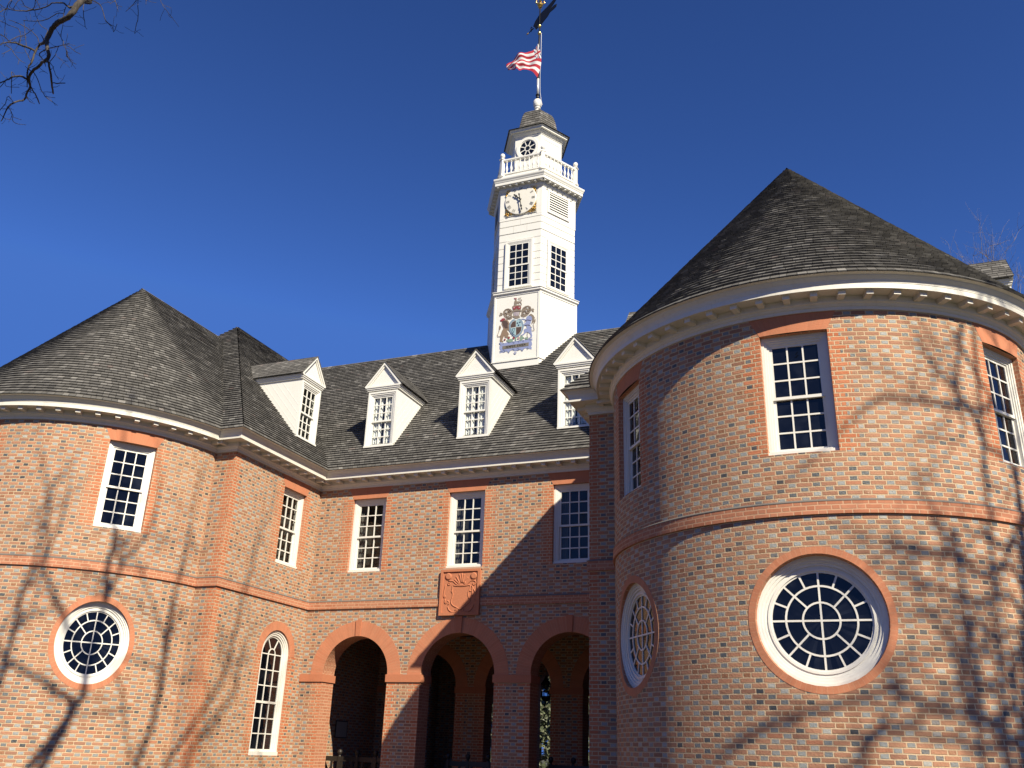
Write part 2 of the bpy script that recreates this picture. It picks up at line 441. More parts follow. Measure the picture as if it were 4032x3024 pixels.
# ------------------------------------------------------------------ traced outlines (metres)
ARMS_POLY=[('crest','b',[(-0.1,14.817),(-0.086,14.873),(-0.063,14.92),(-0.023,14.93),(-0.009,14.886),(-0.017,14.85),(0.06,14.845),(0.124,14.828),(0.158,14.776),(0.172,14.707),(0.153,14.668),(0.14,14.729),(0.11,14.767),(0.069,14.79),(0.079,14.738),(0.038,14.761),(0.015,14.74),(-0.05,14.759),(-0.072,14.712),(-0.097,14.749)]),('crest','r',[(-0.096,14.942),(-0.106,14.994),(-0.065,14.97),(-0.033,14.987),(-0.011,14.953),(-0.02,14.93)]),('crest','b',[(-0.159,14.684),(-0.097,14.728),(-0.049,14.737),(0.011,14.707),(0.08,14.716),(0.148,14.677),(0.156,14.61),(0.143,14.529),(-0.131,14.551)]),('mantling','b',[(-0.138,14.522),(-0.205,14.599),(-0.303,14.644),(-0.399,14.629),(-0.469,14.557),(-0.476,14.458),(-0.437,14.377),(-0.387,14.311),(-0.32,14.235),(-0.223,14.22),(-0.16,14.244),(-0.13,14.306),(-0.165,14.377),(-0.135,14.439)]),('mantling','b',[(-0.59,14.375),(-0.602,14.46),(-0.562,14.471),(-0.58,14.524),(-0.507,14.512),(-0.481,14.458),(-0.503,14.404),(-0.543,14.41)]),('mantling','b',[(0.166,14.509),(0.211,14.584),(0.305,14.636),(0.4,14.638),(0.48,14.584),(0.514,14.504),(0.5,14.424),(0.455,14.365),(0.409,14.306),(0.332,14.252),(0.253,14.231),(0.173,14.26),(0.14,14.314),(0.169,14.392)]),('mantling','b',[(0.507,14.472),(0.576,14.528),(0.577,14.486),(0.609,14.465),(0.587,14.427),(0.604,14.375),(0.541,14.385)]),('helm','b',[(-0.146,14.524),(-0.075,14.554),(0.133,14.53),(0.167,14.475),(0.128,14.432),(0.093,14.305),(0.133,14.266),(0.063,14.235),(-0.008,14.221),(-0.081,14.257),(-0.139,14.323),(-0.1,14.351),(-0.12,14.47)]),('helm','w',[(-0.107,14.463),(0.104,14.449),(0.079,14.323),(0.013,14.317),(-0.08,14.339)]),('lion','l',[(-0.503,14.213),(-0.465,14.248),(-0.385,14.261),(-0.311,14.225),(-0.261,14.152),(-0.234,14.074),(-0.263,14.012),(-0.252,13.929),(-0.21,13.849),(-0.184,13.804),(-0.224,13.802),(-0.273,13.85),(-0.322,13.873),(-0.296,13.804),(-0.254,13.749),(-0.244,13.682),(-0.283,13.672),(-0.266,13.637),(-0.201,13.611),(-0.2,13.579),(-0.295,13.576),(-0.376,13.603),(-0.395,13.688),(-0.439,13.596),(-0.46,13.518),(-0.418,13.463),(-0.513,13.46),(-0.548,13.514),(-0.535,13.61),(-0.553,13.661),(-0.51,13.769),(-0.482,13.864),(-0.436,13.939),(-0.472,14.027),(-0.507,14.098)]),('lion','l',[(-0.596,13.929),(-0.585,14.043),(-0.562,14.073),(-0.527,14.002),(-0.548,13.922)]),('lion','d',[(-0.495,14.195),(-0.431,14.219),(-0.334,14.188),(-0.283,14.097),(-0.295,14.001),(-0.276,13.916),(-0.372,13.93),(-0.448,14.023),(-0.475,14.109)]),('lion','r',[(-0.551,14.203),(-0.562,14.263),(-0.514,14.272),(-0.507,14.313),(-0.458,14.297),(-0.427,14.326),(-0.402,14.28),(-0.384,14.253),(-0.479,14.201)]),('unicorn','u',[(0.348,14.217),(0.394,14.259),(0.473,14.264),(0.537,14.205),(0.547,14.121),(0.51,14.062),(0.496,13.982),(0.467,13.905),(0.532,13.814),(0.526,13.734),(0.544,13.635),(0.562,13.552),(0.556,13.488),(0.51,13.462),(0.433,13.433),(0.417,13.46),(0.493,13.497),(0.515,13.558),(0.474,13.629),(0.402,13.687),(0.363,13.685),(0.317,13.651),(0.272,13.609),(0.194,13.596),(0.162,13.608),(0.255,13.644),(0.284,13.704),(0.274,13.787),(0.328,13.828),(0.384,13.787),(0.357,13.905),(0.293,13.947),(0.231,13.923),(0.218,13.828),(0.194,13.847),(0.215,13.926),(0.291,14.013),(0.353,14.069),(0.287,14.144),(0.208,14.156),(0.175,14.194),(0.239,14.192),(0.335,14.145)]),('unicorn','b',[(0.425,14.287),(0.503,14.325),(0.583,14.263),(0.632,14.174),(0.619,14.062),(0.559,13.973),(0.528,13.945),(0.542,14.041),(0.555,14.137),(0.521,14.224)]),('unicorn','b',[(0.598,13.975),(0.619,14.062),(0.657,14.121),(0.664,14.039),(0.625,13.963)]),('garter','g',[(-0.006,14.168),(0.08,14.208),(0.144,14.198),(0.226,14.088),(0.27,13.934),(0.25,13.807),(0.191,13.669),(0.1,13.577),(0.014,13.557),(-0.074,13.601),(-0.173,13.721),(-0.233,13.844),(-0.247,13.994),(-0.22,14.121),(-0.143,14.2),(-0.079,14.215)]),('shield','w',[(-0.006,14.163),(0.081,14.168),(0.167,14.047),(0.206,13.903),(0.185,13.759),(0.128,13.67),(0.012,13.622),(-0.064,13.66),(-0.147,13.779),(-0.195,13.912),(-0.18,14.033),(-0.124,14.132)]),('shield','d',[(-0.012,14.148),(-0.004,13.924),(-0.185,13.919),(-0.173,14.032),(-0.121,14.12)]),('shield','c',[(0.002,14.154),(0.08,14.162),(0.161,14.045),(0.195,13.911),(0.01,13.922)]),('shield','c',[(-0.185,13.904),(-0.004,13.902),(0.005,13.634),(-0.061,13.668),(-0.141,13.782)]),('shield','d',[(0.01,13.903),(0.195,13.896),(0.177,13.765),(0.125,13.682),(0.019,13.632)]),('flower','q',[(-0.324,13.499),(-0.198,13.53),(-0.087,13.514),(-0.1,13.419),(-0.194,13.4),(-0.29,13.445)]),('flower','q',[(0.162,13.592),(0.226,13.575),(0.306,13.491),(0.244,13.468),(0.199,13.409),(0.152,13.408),(0.138,13.45)]),('flower','q',[(0.322,13.505),(0.407,13.509),(0.417,13.427),(0.331,13.439)]),('flower','q',[(-0.022,13.562),(0.025,13.555),(0.023,13.434),(-0.018,13.44)]),('scroll','u',[(-0.561,13.45),(-0.497,13.458),(-0.479,13.407),(-0.258,13.425),(-0.053,13.428),(0.199,13.434),(0.433,13.425),(0.565,13.447),(0.574,13.381),(0.528,13.372),(0.561,13.295),(0.563,13.215),(0.533,13.171),(0.557,13.128),(0.551,13.065),(0.457,13.102),(0.379,13.128),(0.302,13.123),(0.242,13.035),(0.177,13.108),(0.116,13.084),(-0.025,13.087),(-0.121,13.132),(-0.183,13.1),(-0.22,13.033),(-0.294,13.123),(-0.356,13.083),(-0.467,13.09),(-0.538,13.076),(-0.54,13.14),(-0.493,13.158),(-0.544,13.221),(-0.556,13.32),(-0.501,13.353),(-0.558,13.385)]),('motto','k',[(-0.444,13.305),(0.452,13.318),(0.447,13.199),(-0.439,13.199)])]
ARMS_LINE=[('crest','b',0.0164,[(0.137,14.826),(0.168,14.849),(0.162,14.884),(0.106,14.888),(0.049,14.919),(0.056,14.951),(0.112,14.954),(0.152,14.957)]),('crest','r',0.0082,[(-0.127,14.57),(0.012,14.582),(0.145,14.553)]),('mantling','d',0.0115,[(-0.429,14.567),(-0.366,14.607),(-0.269,14.592),(-0.202,14.515),(-0.248,14.473),(-0.298,14.514)]),('mantling','d',0.0115,[(-0.44,14.452),(-0.377,14.476),(-0.326,14.402),(-0.339,14.321),(-0.256,14.259),(-0.194,14.299),(-0.228,14.37)]),('mantling','d',0.0115,[(0.244,14.546),(0.338,14.598),(0.45,14.547),(0.468,14.462),(0.406,14.422),(0.341,14.482)]),('mantling','d',0.0115,[(0.188,14.307),(0.25,14.347),(0.216,14.435),(0.294,14.456),(0.345,14.349),(0.423,14.353)]),('mantling','d',0.0098,[(-0.17,14.527),(-0.298,14.53)]),('helm','p',0.0131,[(-0.072,14.462),(-0.048,14.335)]),('helm','p',0.0131,[(-0.027,14.459),(-0.016,14.326)]),('helm','p',0.0131,[(0.019,14.455),(0.021,14.321)]),('helm','p',0.0131,[(0.064,14.451),(0.052,14.321)]),('helm','d',0.0115,[(-0.104,14.476),(0.023,14.489),(0.151,14.461)]),('lion','l',0.018,[(-0.522,13.673),(-0.609,13.661),(-0.636,13.722),(-0.585,13.846),(-0.568,13.942)]),('unicorn','d',0.0147,[(0.287,14.054),(0.312,14.099),(0.39,14.12),(0.509,14.078)]),('unicorn','d',0.0147,[(0.29,13.939),(0.419,13.937),(0.499,13.892),(0.535,13.822)]),('unicorn','d',0.0131,[(0.403,13.679),(0.395,13.559),(0.424,13.475)]),('unicorn','b',0.0147,[(0.534,13.749),(0.581,13.702),(0.636,13.718),(0.609,13.836),(0.592,13.919),(0.618,13.989)]),('shield','n',0.0115,[(-0.131,13.87),(-0.028,13.872),(-0.071,13.731),(-0.131,13.87)]),('garter','n',0.0147,[(-0.197,13.716),(-0.126,13.731),(-0.085,13.668),(-0.139,13.638)]),('scroll','n',0.0082,[(-0.487,13.4),(-0.449,13.435),(-0.408,13.397),(-0.438,13.369)]),('scroll','n',0.0082,[(-0.257,13.4),(-0.21,13.418),(-0.224,13.363)]),('scroll','n',0.0082,[(-0.114,13.38),(-0.068,13.423),(-0.043,13.371),(-0.082,13.352)]),('scroll','n',0.0082,[(0.066,13.412),(0.105,13.423),(0.107,13.366)]),('scroll','n',0.0082,[(0.231,13.389),(0.269,13.416),(0.264,13.352)]),('scroll','n',0.0082,[(0.457,13.414),(0.503,13.423),(0.497,13.376)]),('scroll','n',0.0098,[(-0.54,13.14),(-0.437,13.134),(-0.391,13.177),(-0.357,13.116),(-0.411,13.083)]),('scroll','n',0.0098,[(-0.326,13.136),(-0.22,13.041),(-0.183,13.1)]),('scroll','n',0.0098,[(-0.121,13.116),(-0.099,13.161),(-0.043,13.138),(-0.072,13.085)]),('scroll','n',0.0098,[(0.043,13.142),(0.098,13.159),(0.123,13.099),(0.061,13.084)]),('scroll','n',0.0098,[(0.145,13.128),(0.239,13.044),(0.301,13.131)]),('scroll','n',0.0098,[(0.38,13.112),(0.425,13.138),(0.442,13.088),(0.388,13.079)]),('scroll','n',0.0098,[(-0.501,13.353),(-0.555,13.385),(-0.557,13.442)])]
ARMS_DOT=[('crest','r',-0.074,14.616,0.059),('crest','r',0.08,14.602,0.0623),('crest','e',-0.086,14.634,0.0262),('crest','e',0.096,14.616,0.0262),('crest','r',0.01,14.649,0.0328),('mantling','w',-0.359,14.523,0.036),('mantling','w',-0.306,14.379,0.0295),('mantling','w',-0.224,14.323,0.0213),('mantling','w',0.378,14.55,0.0295),('mantling','w',0.339,14.449,0.0229),('mantling','w',0.268,14.361,0.0262),('shield','n',0.05,14.048,0.0279),('shield','n',0.132,14.066,0.0279),('shield','n',0.092,13.968,0.0279),('flower','r',-0.373,13.53,0.0328),('flower','r',-0.235,13.567,0.036),('flower','r',-0.068,13.544,0.0393),('flower','e',0.102,13.517,0.0393),('pendant','u',0.002,13.012,0.0459),('pendant','w',0.002,13.012,0.0213)]
MOTTO_AT=[(-0.338, 13.234), (0.345, 13.242)]
RELIEF=[[(4.211,5.292),(4.352,5.292),(4.399,5.237),(4.467,5.186),(4.542,5.183),(4.596,5.182),(4.672,5.17),(4.765,5.215),(4.826,5.286),(4.921,5.292),(4.982,5.256),(4.979,5.198),(4.917,5.171),(4.889,5.206),(4.919,5.229)],[(4.332,5.18),(4.49,5.161),(4.662,5.155),(4.842,5.184),(4.815,5.088),(4.778,4.993),(4.795,4.877),(4.841,4.8),(4.813,4.734),(4.732,4.679),(4.63,4.596),(4.568,4.559),(4.468,4.628),(4.37,4.668),(4.306,4.747),(4.326,4.842),(4.358,4.938),(4.33,5.035),(4.332,5.18)],[(4.27,5.221),(4.24,5.183),(4.195,5.204),(4.203,5.243),(4.247,5.242)],[(4.14,5.206),(4.108,5.042),(4.093,4.945),(4.108,4.877),(4.151,4.885),(4.137,4.934)],[(4.143,4.837),(4.133,4.751),(4.178,4.721),(4.202,4.759),(4.169,4.779)],[(4.19,4.788),(4.232,4.797),(4.262,4.748),(4.239,4.7)],[(4.226,4.643),(4.258,4.566),(4.337,4.512),(4.422,4.51),(4.485,4.532),(4.504,4.57),(4.45,4.581),(4.441,4.552)],[(4.864,5.163),(4.98,4.987),(5.015,4.91),(5.031,4.814),(4.992,4.758),(4.957,4.816)],[(4.889,5.105),(4.896,4.875)],[(4.943,4.683),(4.906,4.589),(4.805,4.507),(4.699,4.509),(4.633,4.548),(4.684,4.575)],[(4.304,5.026),(4.33,5.045),(4.342,5.015),(4.316,5.002)],[(4.819,5.021),(4.844,5.049),(4.851,5.01)],[(4.421,5.402),(4.481,5.312),(4.529,5.232)],[(4.504,5.467),(4.542,5.368),(4.571,5.241)],[(4.578,5.484),(4.592,5.25)],[(4.656,5.452),(4.629,5.355),(4.614,5.239)],[(4.756,5.38),(4.696,5.305),(4.647,5.229)],[(4.371,5.335),(4.44,5.274),(4.508,5.223)],[(4.485,5.234),(4.509,5.204),(4.539,5.232),(4.505,5.262)],[(4.647,5.219),(4.68,5.208),(4.688,5.256),(4.655,5.267)]]
RELIEF_DISC=[(4.203, 5.409), (4.915, 5.404)]
BRANCH=[[(7.253,-16.135,8.71,0.0419),(7.299,-16.199,8.543,0.0363),(7.316,-16.223,8.476,0.0339),(7.329,-16.269,8.367,0.0326),(7.34,-16.311,8.212,0.0311),(7.303,-16.314,8.177,0.0268),(7.126,-16.265,8.218,0.0283),(7.005,-16.221,8.252,0.0264),(6.932,-16.196,8.21,0.0248),(6.906,-16.19,8.123,0.022),(6.943,-16.208,8.022,0.0197),(7.071,-16.259,7.841,0.0187),(7.097,-16.26,7.736,0.017),(6.928,-16.191,7.796,0.0151),(6.778,-16.13,7.817,0.0153),(6.639,-16.088,7.819,0.0144),(6.591,-16.05,7.776,0.015),(6.528,-15.97,7.759,0.0111),(6.421,-15.92,7.754,0.0101),(6.296,-15.84,7.758,0.0102),(6.322,-15.936,7.651,0.009),(6.356,-16.007,7.544,0.0095),(6.355,-16.038,7.448,0.0066),(6.281,-16.002,7.385,0.0055),(6.273,-16.007,7.347,0.0039)],[(7.253,-16.135,8.71,0.0257),(7.099,-15.722,9.172,0.0164),(7.617,-15.817,8.904,0.0101),(7.864,-15.932,8.702,0.0071),(8.288,-16.13,8.361,0.0041)],[(6.849,-16.169,8.109,0.0166),(6.683,-16.107,8.176,0.0123),(6.643,-16.1,8.106,0.0112),(6.627,-16.104,7.957,0.01),(6.604,-16.101,7.892,0.0089),(6.596,-16.083,7.81,0.0078),(6.503,-15.988,7.753,0.0045)],[(7.099,-16.259,7.724,0.0117),(7.15,-16.256,7.628,0.0105),(7.071,-16.151,7.582,0.0106),(6.942,-16.018,7.606,0.0097),(6.83,-15.91,7.638,0.0087)],[(7.024,-16.092,7.584,0.0053),(7.114,-16.103,7.543,0.0058),(7.236,-16.102,7.51,0.0047)],[(7.27,-16.286,8.345,0.012),(7.206,-16.278,8.386,0.0098),(7.115,-16.263,8.469,0.0088),(6.976,-16.229,8.559,0.0078),(6.791,-16.172,8.669,0.0068),(6.614,-16.103,8.746,0.007),(6.42,-16.038,8.837,0.0071),(6.23,-16.001,8.915,0.0084),(6.135,-16.037,8.896,0.0072),(6.257,-16.246,8.685,0.0047),(6.365,-16.363,8.553,0.0046),(6.463,-16.477,8.371,0.004),(6.566,-16.588,8.211,0.0028)],[(7.212,-16.292,8.196,0.0038),(7.165,-16.272,8.305,0.0044),(7.162,-16.269,8.396,0.0044)],[(7.153,-16.268,8.312,0.0033),(6.955,-16.202,8.444,0.0045),(6.762,-16.128,8.517,0.0045),(6.493,-16.028,8.649,0.0047),(6.19,-15.948,8.813,0.0042),(6.08,-15.972,8.84,0.003)],[(6.807,-16.145,8.295,0.0039),(6.545,-16.043,8.534,0.0035),(6.346,-15.983,8.745,0.0035),(6.278,-15.984,8.86,0.003),(6.281,-16.004,8.895,0.003)],[(6.643,-16.1,8.106,0.0112),(6.508,-16.057,8.216,0.0114),(6.399,-16.029,8.292,0.0115),(6.257,-16.013,8.382,0.0116),(6.183,-16.033,8.421,0.0105),(6.181,-16.102,8.371,0.0082),(6.24,-16.204,8.254,0.0058),(6.296,-16.271,8.153,0.0057),(6.356,-16.351,8.053,0.0045)],[(6.179,-16.102,8.375,0.0047),(6.187,-16.182,8.38,0.0046),(6.246,-16.275,8.318,0.004),(6.31,-16.357,8.25,0.0034)],[(6.779,-16.142,8.155,0.0045),(6.658,-16.096,8.219,0.0045),(6.477,-16.026,8.427,0.0046),(6.282,-15.964,8.615,0.0041),(6.104,-15.946,8.761,0.0042),(6.07,-16.028,8.759,0.0036),(6.168,-16.182,8.627,0.0029)],[(6.592,-16.059,7.782,0.01),(6.569,-16.068,7.781,0.01),(6.547,-16.115,7.785,0.0111),(6.566,-16.21,7.69,0.0099),(6.64,-16.314,7.549,0.0076),(6.743,-16.434,7.382,0.0064),(6.832,-16.536,7.246,0.0047)],[(6.655,-16.33,7.519,0.0043),(6.752,-16.427,7.332,0.0037)],[(6.539,-15.974,7.759,0.0078),(6.52,-15.94,7.761,0.0073),(6.474,-15.864,7.772,0.0067),(6.403,-15.767,7.792,0.0074),(6.337,-15.686,7.809,0.0051)],[(7.075,-16.262,7.879,0.0048),(7.336,-16.366,7.734,0.0042),(7.516,-16.431,7.641,0.0041),(7.642,-16.46,7.6,0.0025)],[(7.516,-16.431,7.641,0.0036),(7.659,-16.462,7.547,0.0035),(7.713,-16.431,7.499,0.003),(7.691,-16.351,7.54,0.0025)],[(7.516,-16.431,7.641,0.0036),(7.485,-16.419,7.707,0.0031),(7.327,-16.358,7.881,0.0032),(7.195,-16.302,8.026,0.0027)],[(7.336,-16.361,7.882,0.0032),(7.291,-16.333,8.024,0.0027),(7.25,-16.311,8.111,0.0021)],[(7.175,-16.282,7.659,0.0042),(7.3,-16.342,7.641,0.0036),(7.365,-16.375,7.665,0.0031),(7.391,-16.387,7.705,0.0026)],[(7.516,-16.431,7.641,0.0031),(7.602,-16.451,7.539,0.003),(7.611,-16.437,7.479,0.003),(7.627,-16.395,7.441,0.003),(7.601,-16.304,7.479,0.0025)],[(7.174,-16.278,7.65,0.0037),(7.251,-16.268,7.541,0.0031),(7.231,-16.226,7.523,0.0031),(7.216,-16.167,7.51,0.0026)],[(6.692,-16.1,7.818,0.0044),(6.743,-16.063,7.735,0.0044),(6.683,-15.967,7.719,0.0039),(6.598,-15.829,7.728,0.0039),(6.642,-15.774,7.696,0.0033),(6.697,-15.727,7.656,0.0022)],[(6.598,-15.829,7.728,0.0033),(6.783,-15.843,7.647,0.0027)],[(6.97,-16.22,7.929,0.0054),(6.818,-16.161,7.989,0.0055),(6.798,-16.154,7.964,0.0055),(6.929,-16.198,7.838,0.0054),(7.041,-16.235,7.749,0.0053)],[(7.282,-16.162,8.61,0.005),(7.308,-16.18,8.532,0.0044),(7.387,-16.237,8.339,0.0038),(7.515,-16.29,8.112,0.0037),(7.616,-16.325,7.939,0.0026),(7.638,-16.314,7.907,0.0021)],[(7.273,-16.135,8.638,0.0056),(7.281,-16.089,8.628,0.005),(7.274,-15.989,8.672,0.0045),(7.324,-15.972,8.593,0.0044),(7.429,-15.973,8.391,0.0044),(7.422,-15.883,8.404,0.0033),(7.408,-15.834,8.376,0.0033),(7.416,-15.825,8.49,0.0028)],[(7.099,-15.722,9.172,0.0053),(7.207,-15.764,8.959,0.0035),(7.275,-15.78,8.855,0.0034),(7.336,-15.801,8.742,0.0028)],[(7.213,-15.767,8.947,0.0029),(7.242,-15.839,8.816,0.0023)],[(7.28,-15.782,8.844,0.0028),(7.36,-15.772,8.8,0.0023)],[(7.617,-15.817,8.904,0.005),(7.625,-15.829,8.757,0.0039),(7.538,-15.802,8.72,0.0033),(7.456,-15.789,8.686,0.0028)],[(7.617,-15.817,8.904,0.005),(7.668,-15.847,8.726,0.0039),(7.744,-15.873,8.533,0.0038),(7.724,-15.832,8.436,0.0038),(7.582,-15.721,8.441,0.0033),(7.535,-15.672,8.447,0.0028)],[(8.288,-16.13,8.361,0.0036),(8.369,-16.157,8.197,0.0025),(8.427,-16.152,8.098,0.0025),(8.433,-16.072,8.074,0.0025),(8.359,-15.93,8.148,0.0021),(8.215,-15.725,8.287,0.0016)],[(7.864,-15.932,8.702,0.0033),(7.942,-15.97,8.518,0.0027),(7.966,-15.977,8.439,0.0021)],[(6.333,-16.351,8.505,0.0029),(6.212,-16.24,8.528,0.0029),(6.187,-16.182,8.38,0.0029)],[(6.737,-16.7,8.209,0.0033),(6.606,-16.587,8.323,0.0033),(6.357,-16.357,8.556,0.0035)],[(6.403,-16.444,8.314,0.0034),(6.314,-16.353,8.406,0.0034),(6.14,-16.153,8.59,0.0035),(6.07,-15.987,8.702,0.0036),(6.14,-15.976,8.576,0.0036),(6.202,-16.01,8.434,0.0035)],[(6.161,-16.096,8.411,0.0035),(6.121,-15.994,8.566,0.0036),(6.165,-15.958,8.61,0.0036),(6.299,-15.965,8.655,0.0024)],[(6.089,-15.955,8.819,0.003),(6.172,-15.958,8.608,0.0036),(6.349,-16.019,8.33,0.0035)],[(6.226,-16.151,8.279,0.004),(6.288,-16.112,8.204,0.0034),(6.423,-16.105,8.054,0.0034),(6.532,-16.097,7.979,0.0022)],[(6.265,-16.122,8.227,0.0035),(6.386,-16.279,7.994,0.0028)],[(6.423,-16.105,8.054,0.0028),(6.473,-16.136,7.945,0.0022)],[(6.321,-16.022,8.322,0.0035),(6.477,-16.067,8.134,0.0034),(6.603,-16.099,7.994,0.0034)],[(6.541,-16.22,7.763,0.0033),(6.572,-16.231,7.683,0.0044),(6.515,-16.141,7.542,0.0038)],[(6.645,-16.299,7.476,0.0027),(6.498,-16.068,7.69,0.0028)],[(6.371,-16.006,7.577,0.0033),(6.517,-16.156,7.488,0.0033),(6.548,-16.193,7.444,0.0033),(6.507,-16.17,7.389,0.0038),(6.525,-16.214,7.268,0.0038)],[(6.382,-16.047,7.482,0.0039),(6.199,-15.876,7.588,0.004),(6.091,-15.785,7.622,0.004),(5.908,-15.611,7.711,0.0035),(5.802,-15.402,7.868,0.0024)],[(6.532,-16.229,7.225,0.0032),(6.206,-15.924,7.463,0.0034),(6.052,-15.76,7.614,0.0034)],[(6.091,-15.785,7.622,0.0029),(5.892,-15.533,7.818,0.0024)],[(6.388,-15.903,7.753,0.0034),(6.276,-15.766,7.801,0.0029),(6.268,-15.69,7.825,0.0023)],[(7.63,-16.452,7.507,0.0025),(7.598,-16.427,7.469,0.0025)],[(7.603,-16.45,7.534,0.0025),(7.632,-16.428,7.457,0.0025),(7.64,-16.371,7.452,0.002)],[(7.385,-16.371,7.585,0.0021),(7.548,-16.4,7.46,0.002),(7.605,-16.397,7.44,0.002)],[(6.426,-16.39,8.605,0.0035),(6.417,-16.367,8.656,0.0035),(6.338,-16.321,8.634,0.0035),(6.201,-16.173,8.771,0.0036)],[(6.325,-16.226,8.833,0.0035),(6.206,-16.082,8.915,0.0036),(6.229,-16.008,8.921,0.0042)],[(6.414,-16.124,8.914,0.0035),(6.316,-16.041,8.916,0.0036),(6.244,-16.008,8.917,0.0042)],[(6.851,-16.15,7.779,0.0027),(7.046,-16.181,7.625,0.0021)]]
LIMBS_WEST=[[(10.25,-15.99,11.83,0.085),(10.59,-16.08,12.62,0.08),(10.82,-15.86,13.63,0.075),(10.74,-15.54,14.04,0.07),(10.4,-15.28,14.48,0.06),(10.13,-14.99,15.26,0.055),(9.95,-14.94,16.04,0.05),(10.05,-15.02,16.76,0.04),(10.24,-15.37,18.53,0.03),(10.53,-15.7,19.64,0.025)],[(10.71,-15.45,15.82,0.045),(11.09,-15.43,16.9,0.035),(11.25,-15.19,17.45,0.03),(11.13,-14.87,17.88,0.025),(10.79,-14.64,18.33,0.02)],[(9.6,-14.88,12.44,0.06),(9.59,-15.39,13.18,0.05),(9.59,-15.97,13.81,0.045),(9.45,-16.45,14.27,0.04),(9.09,-16.72,14.77,0.035)],[(8.27,-15.68,12.69,0.05),(8.41,-15.73,13.33,0.05),(8.71,-15.95,14.54,0.045),(9.06,-16.21,15.45,0.035),(9.4,-16.34,16.34,0.03),(9.35,-16.4,16.91,0.02)],[(10.52,-15.69,14.82,0.04),(10.38,-16.28,15.77,0.04),(10.06,-16.57,16.5,0.035),(9.75,-16.49,17.05,0.03),(9.35,-16.26,17.45,0.025),(8.88,-16.12,17.67,0.02),(8.58,-16.1,18.07,0.015)],[(8.95,-15.75,15.81,0.025),(9.38,-15.92,17.06,0.02),(9.71,-16.17,18.01,0.015)],[(13.07,-15.85,13.62,0.065),(12.96,-15.6,14.11,0.06),(12.71,-15.14,14.66,0.055),(12.39,-14.84,15.41,0.06),(12.18,-14.75,16.03,0.05),(12.22,-14.78,16.68,0.04),(12.48,-14.92,17.57,0.035),(12.83,-15.11,18.79,0.025),(13.11,-15.34,20.07,0.02)],[(13.12,-15.49,16.89,0.03),(12.65,-15.7,17.27,0.025),(12.2,-15.81,17.55,0.02)],[(13.58,-15.61,13.98,0.055),(13.96,-15.52,14.95,0.05),(14.75,-15.69,16.03,0.045),(14.75,-15.09,16.78,0.04),(14.52,-14.6,17.46,0.035),(14.18,-14.17,18.36,0.03),(13.9,-13.77,18.96,0.025),(13.8,-13.59,19.66,0.02)],[(14.79,-16.0,15.07,0.05),(14.98,-15.88,15.68,0.045),(14.7,-15.03,15.98,0.04),(14.37,-14.16,16.3,0.035),(14.19,-14.0,16.86,0.03),(14.23,-13.87,17.35,0.02)],[(12.06,-15.96,15.67,0.025),(12.48,-15.94,15.21,0.025),(12.67,-15.87,14.68,0.025)],[(15.1,-13.56,14.98,0.03),(15.04,-13.47,15.96,0.025),(14.78,-12.79,17.03,0.02)]]
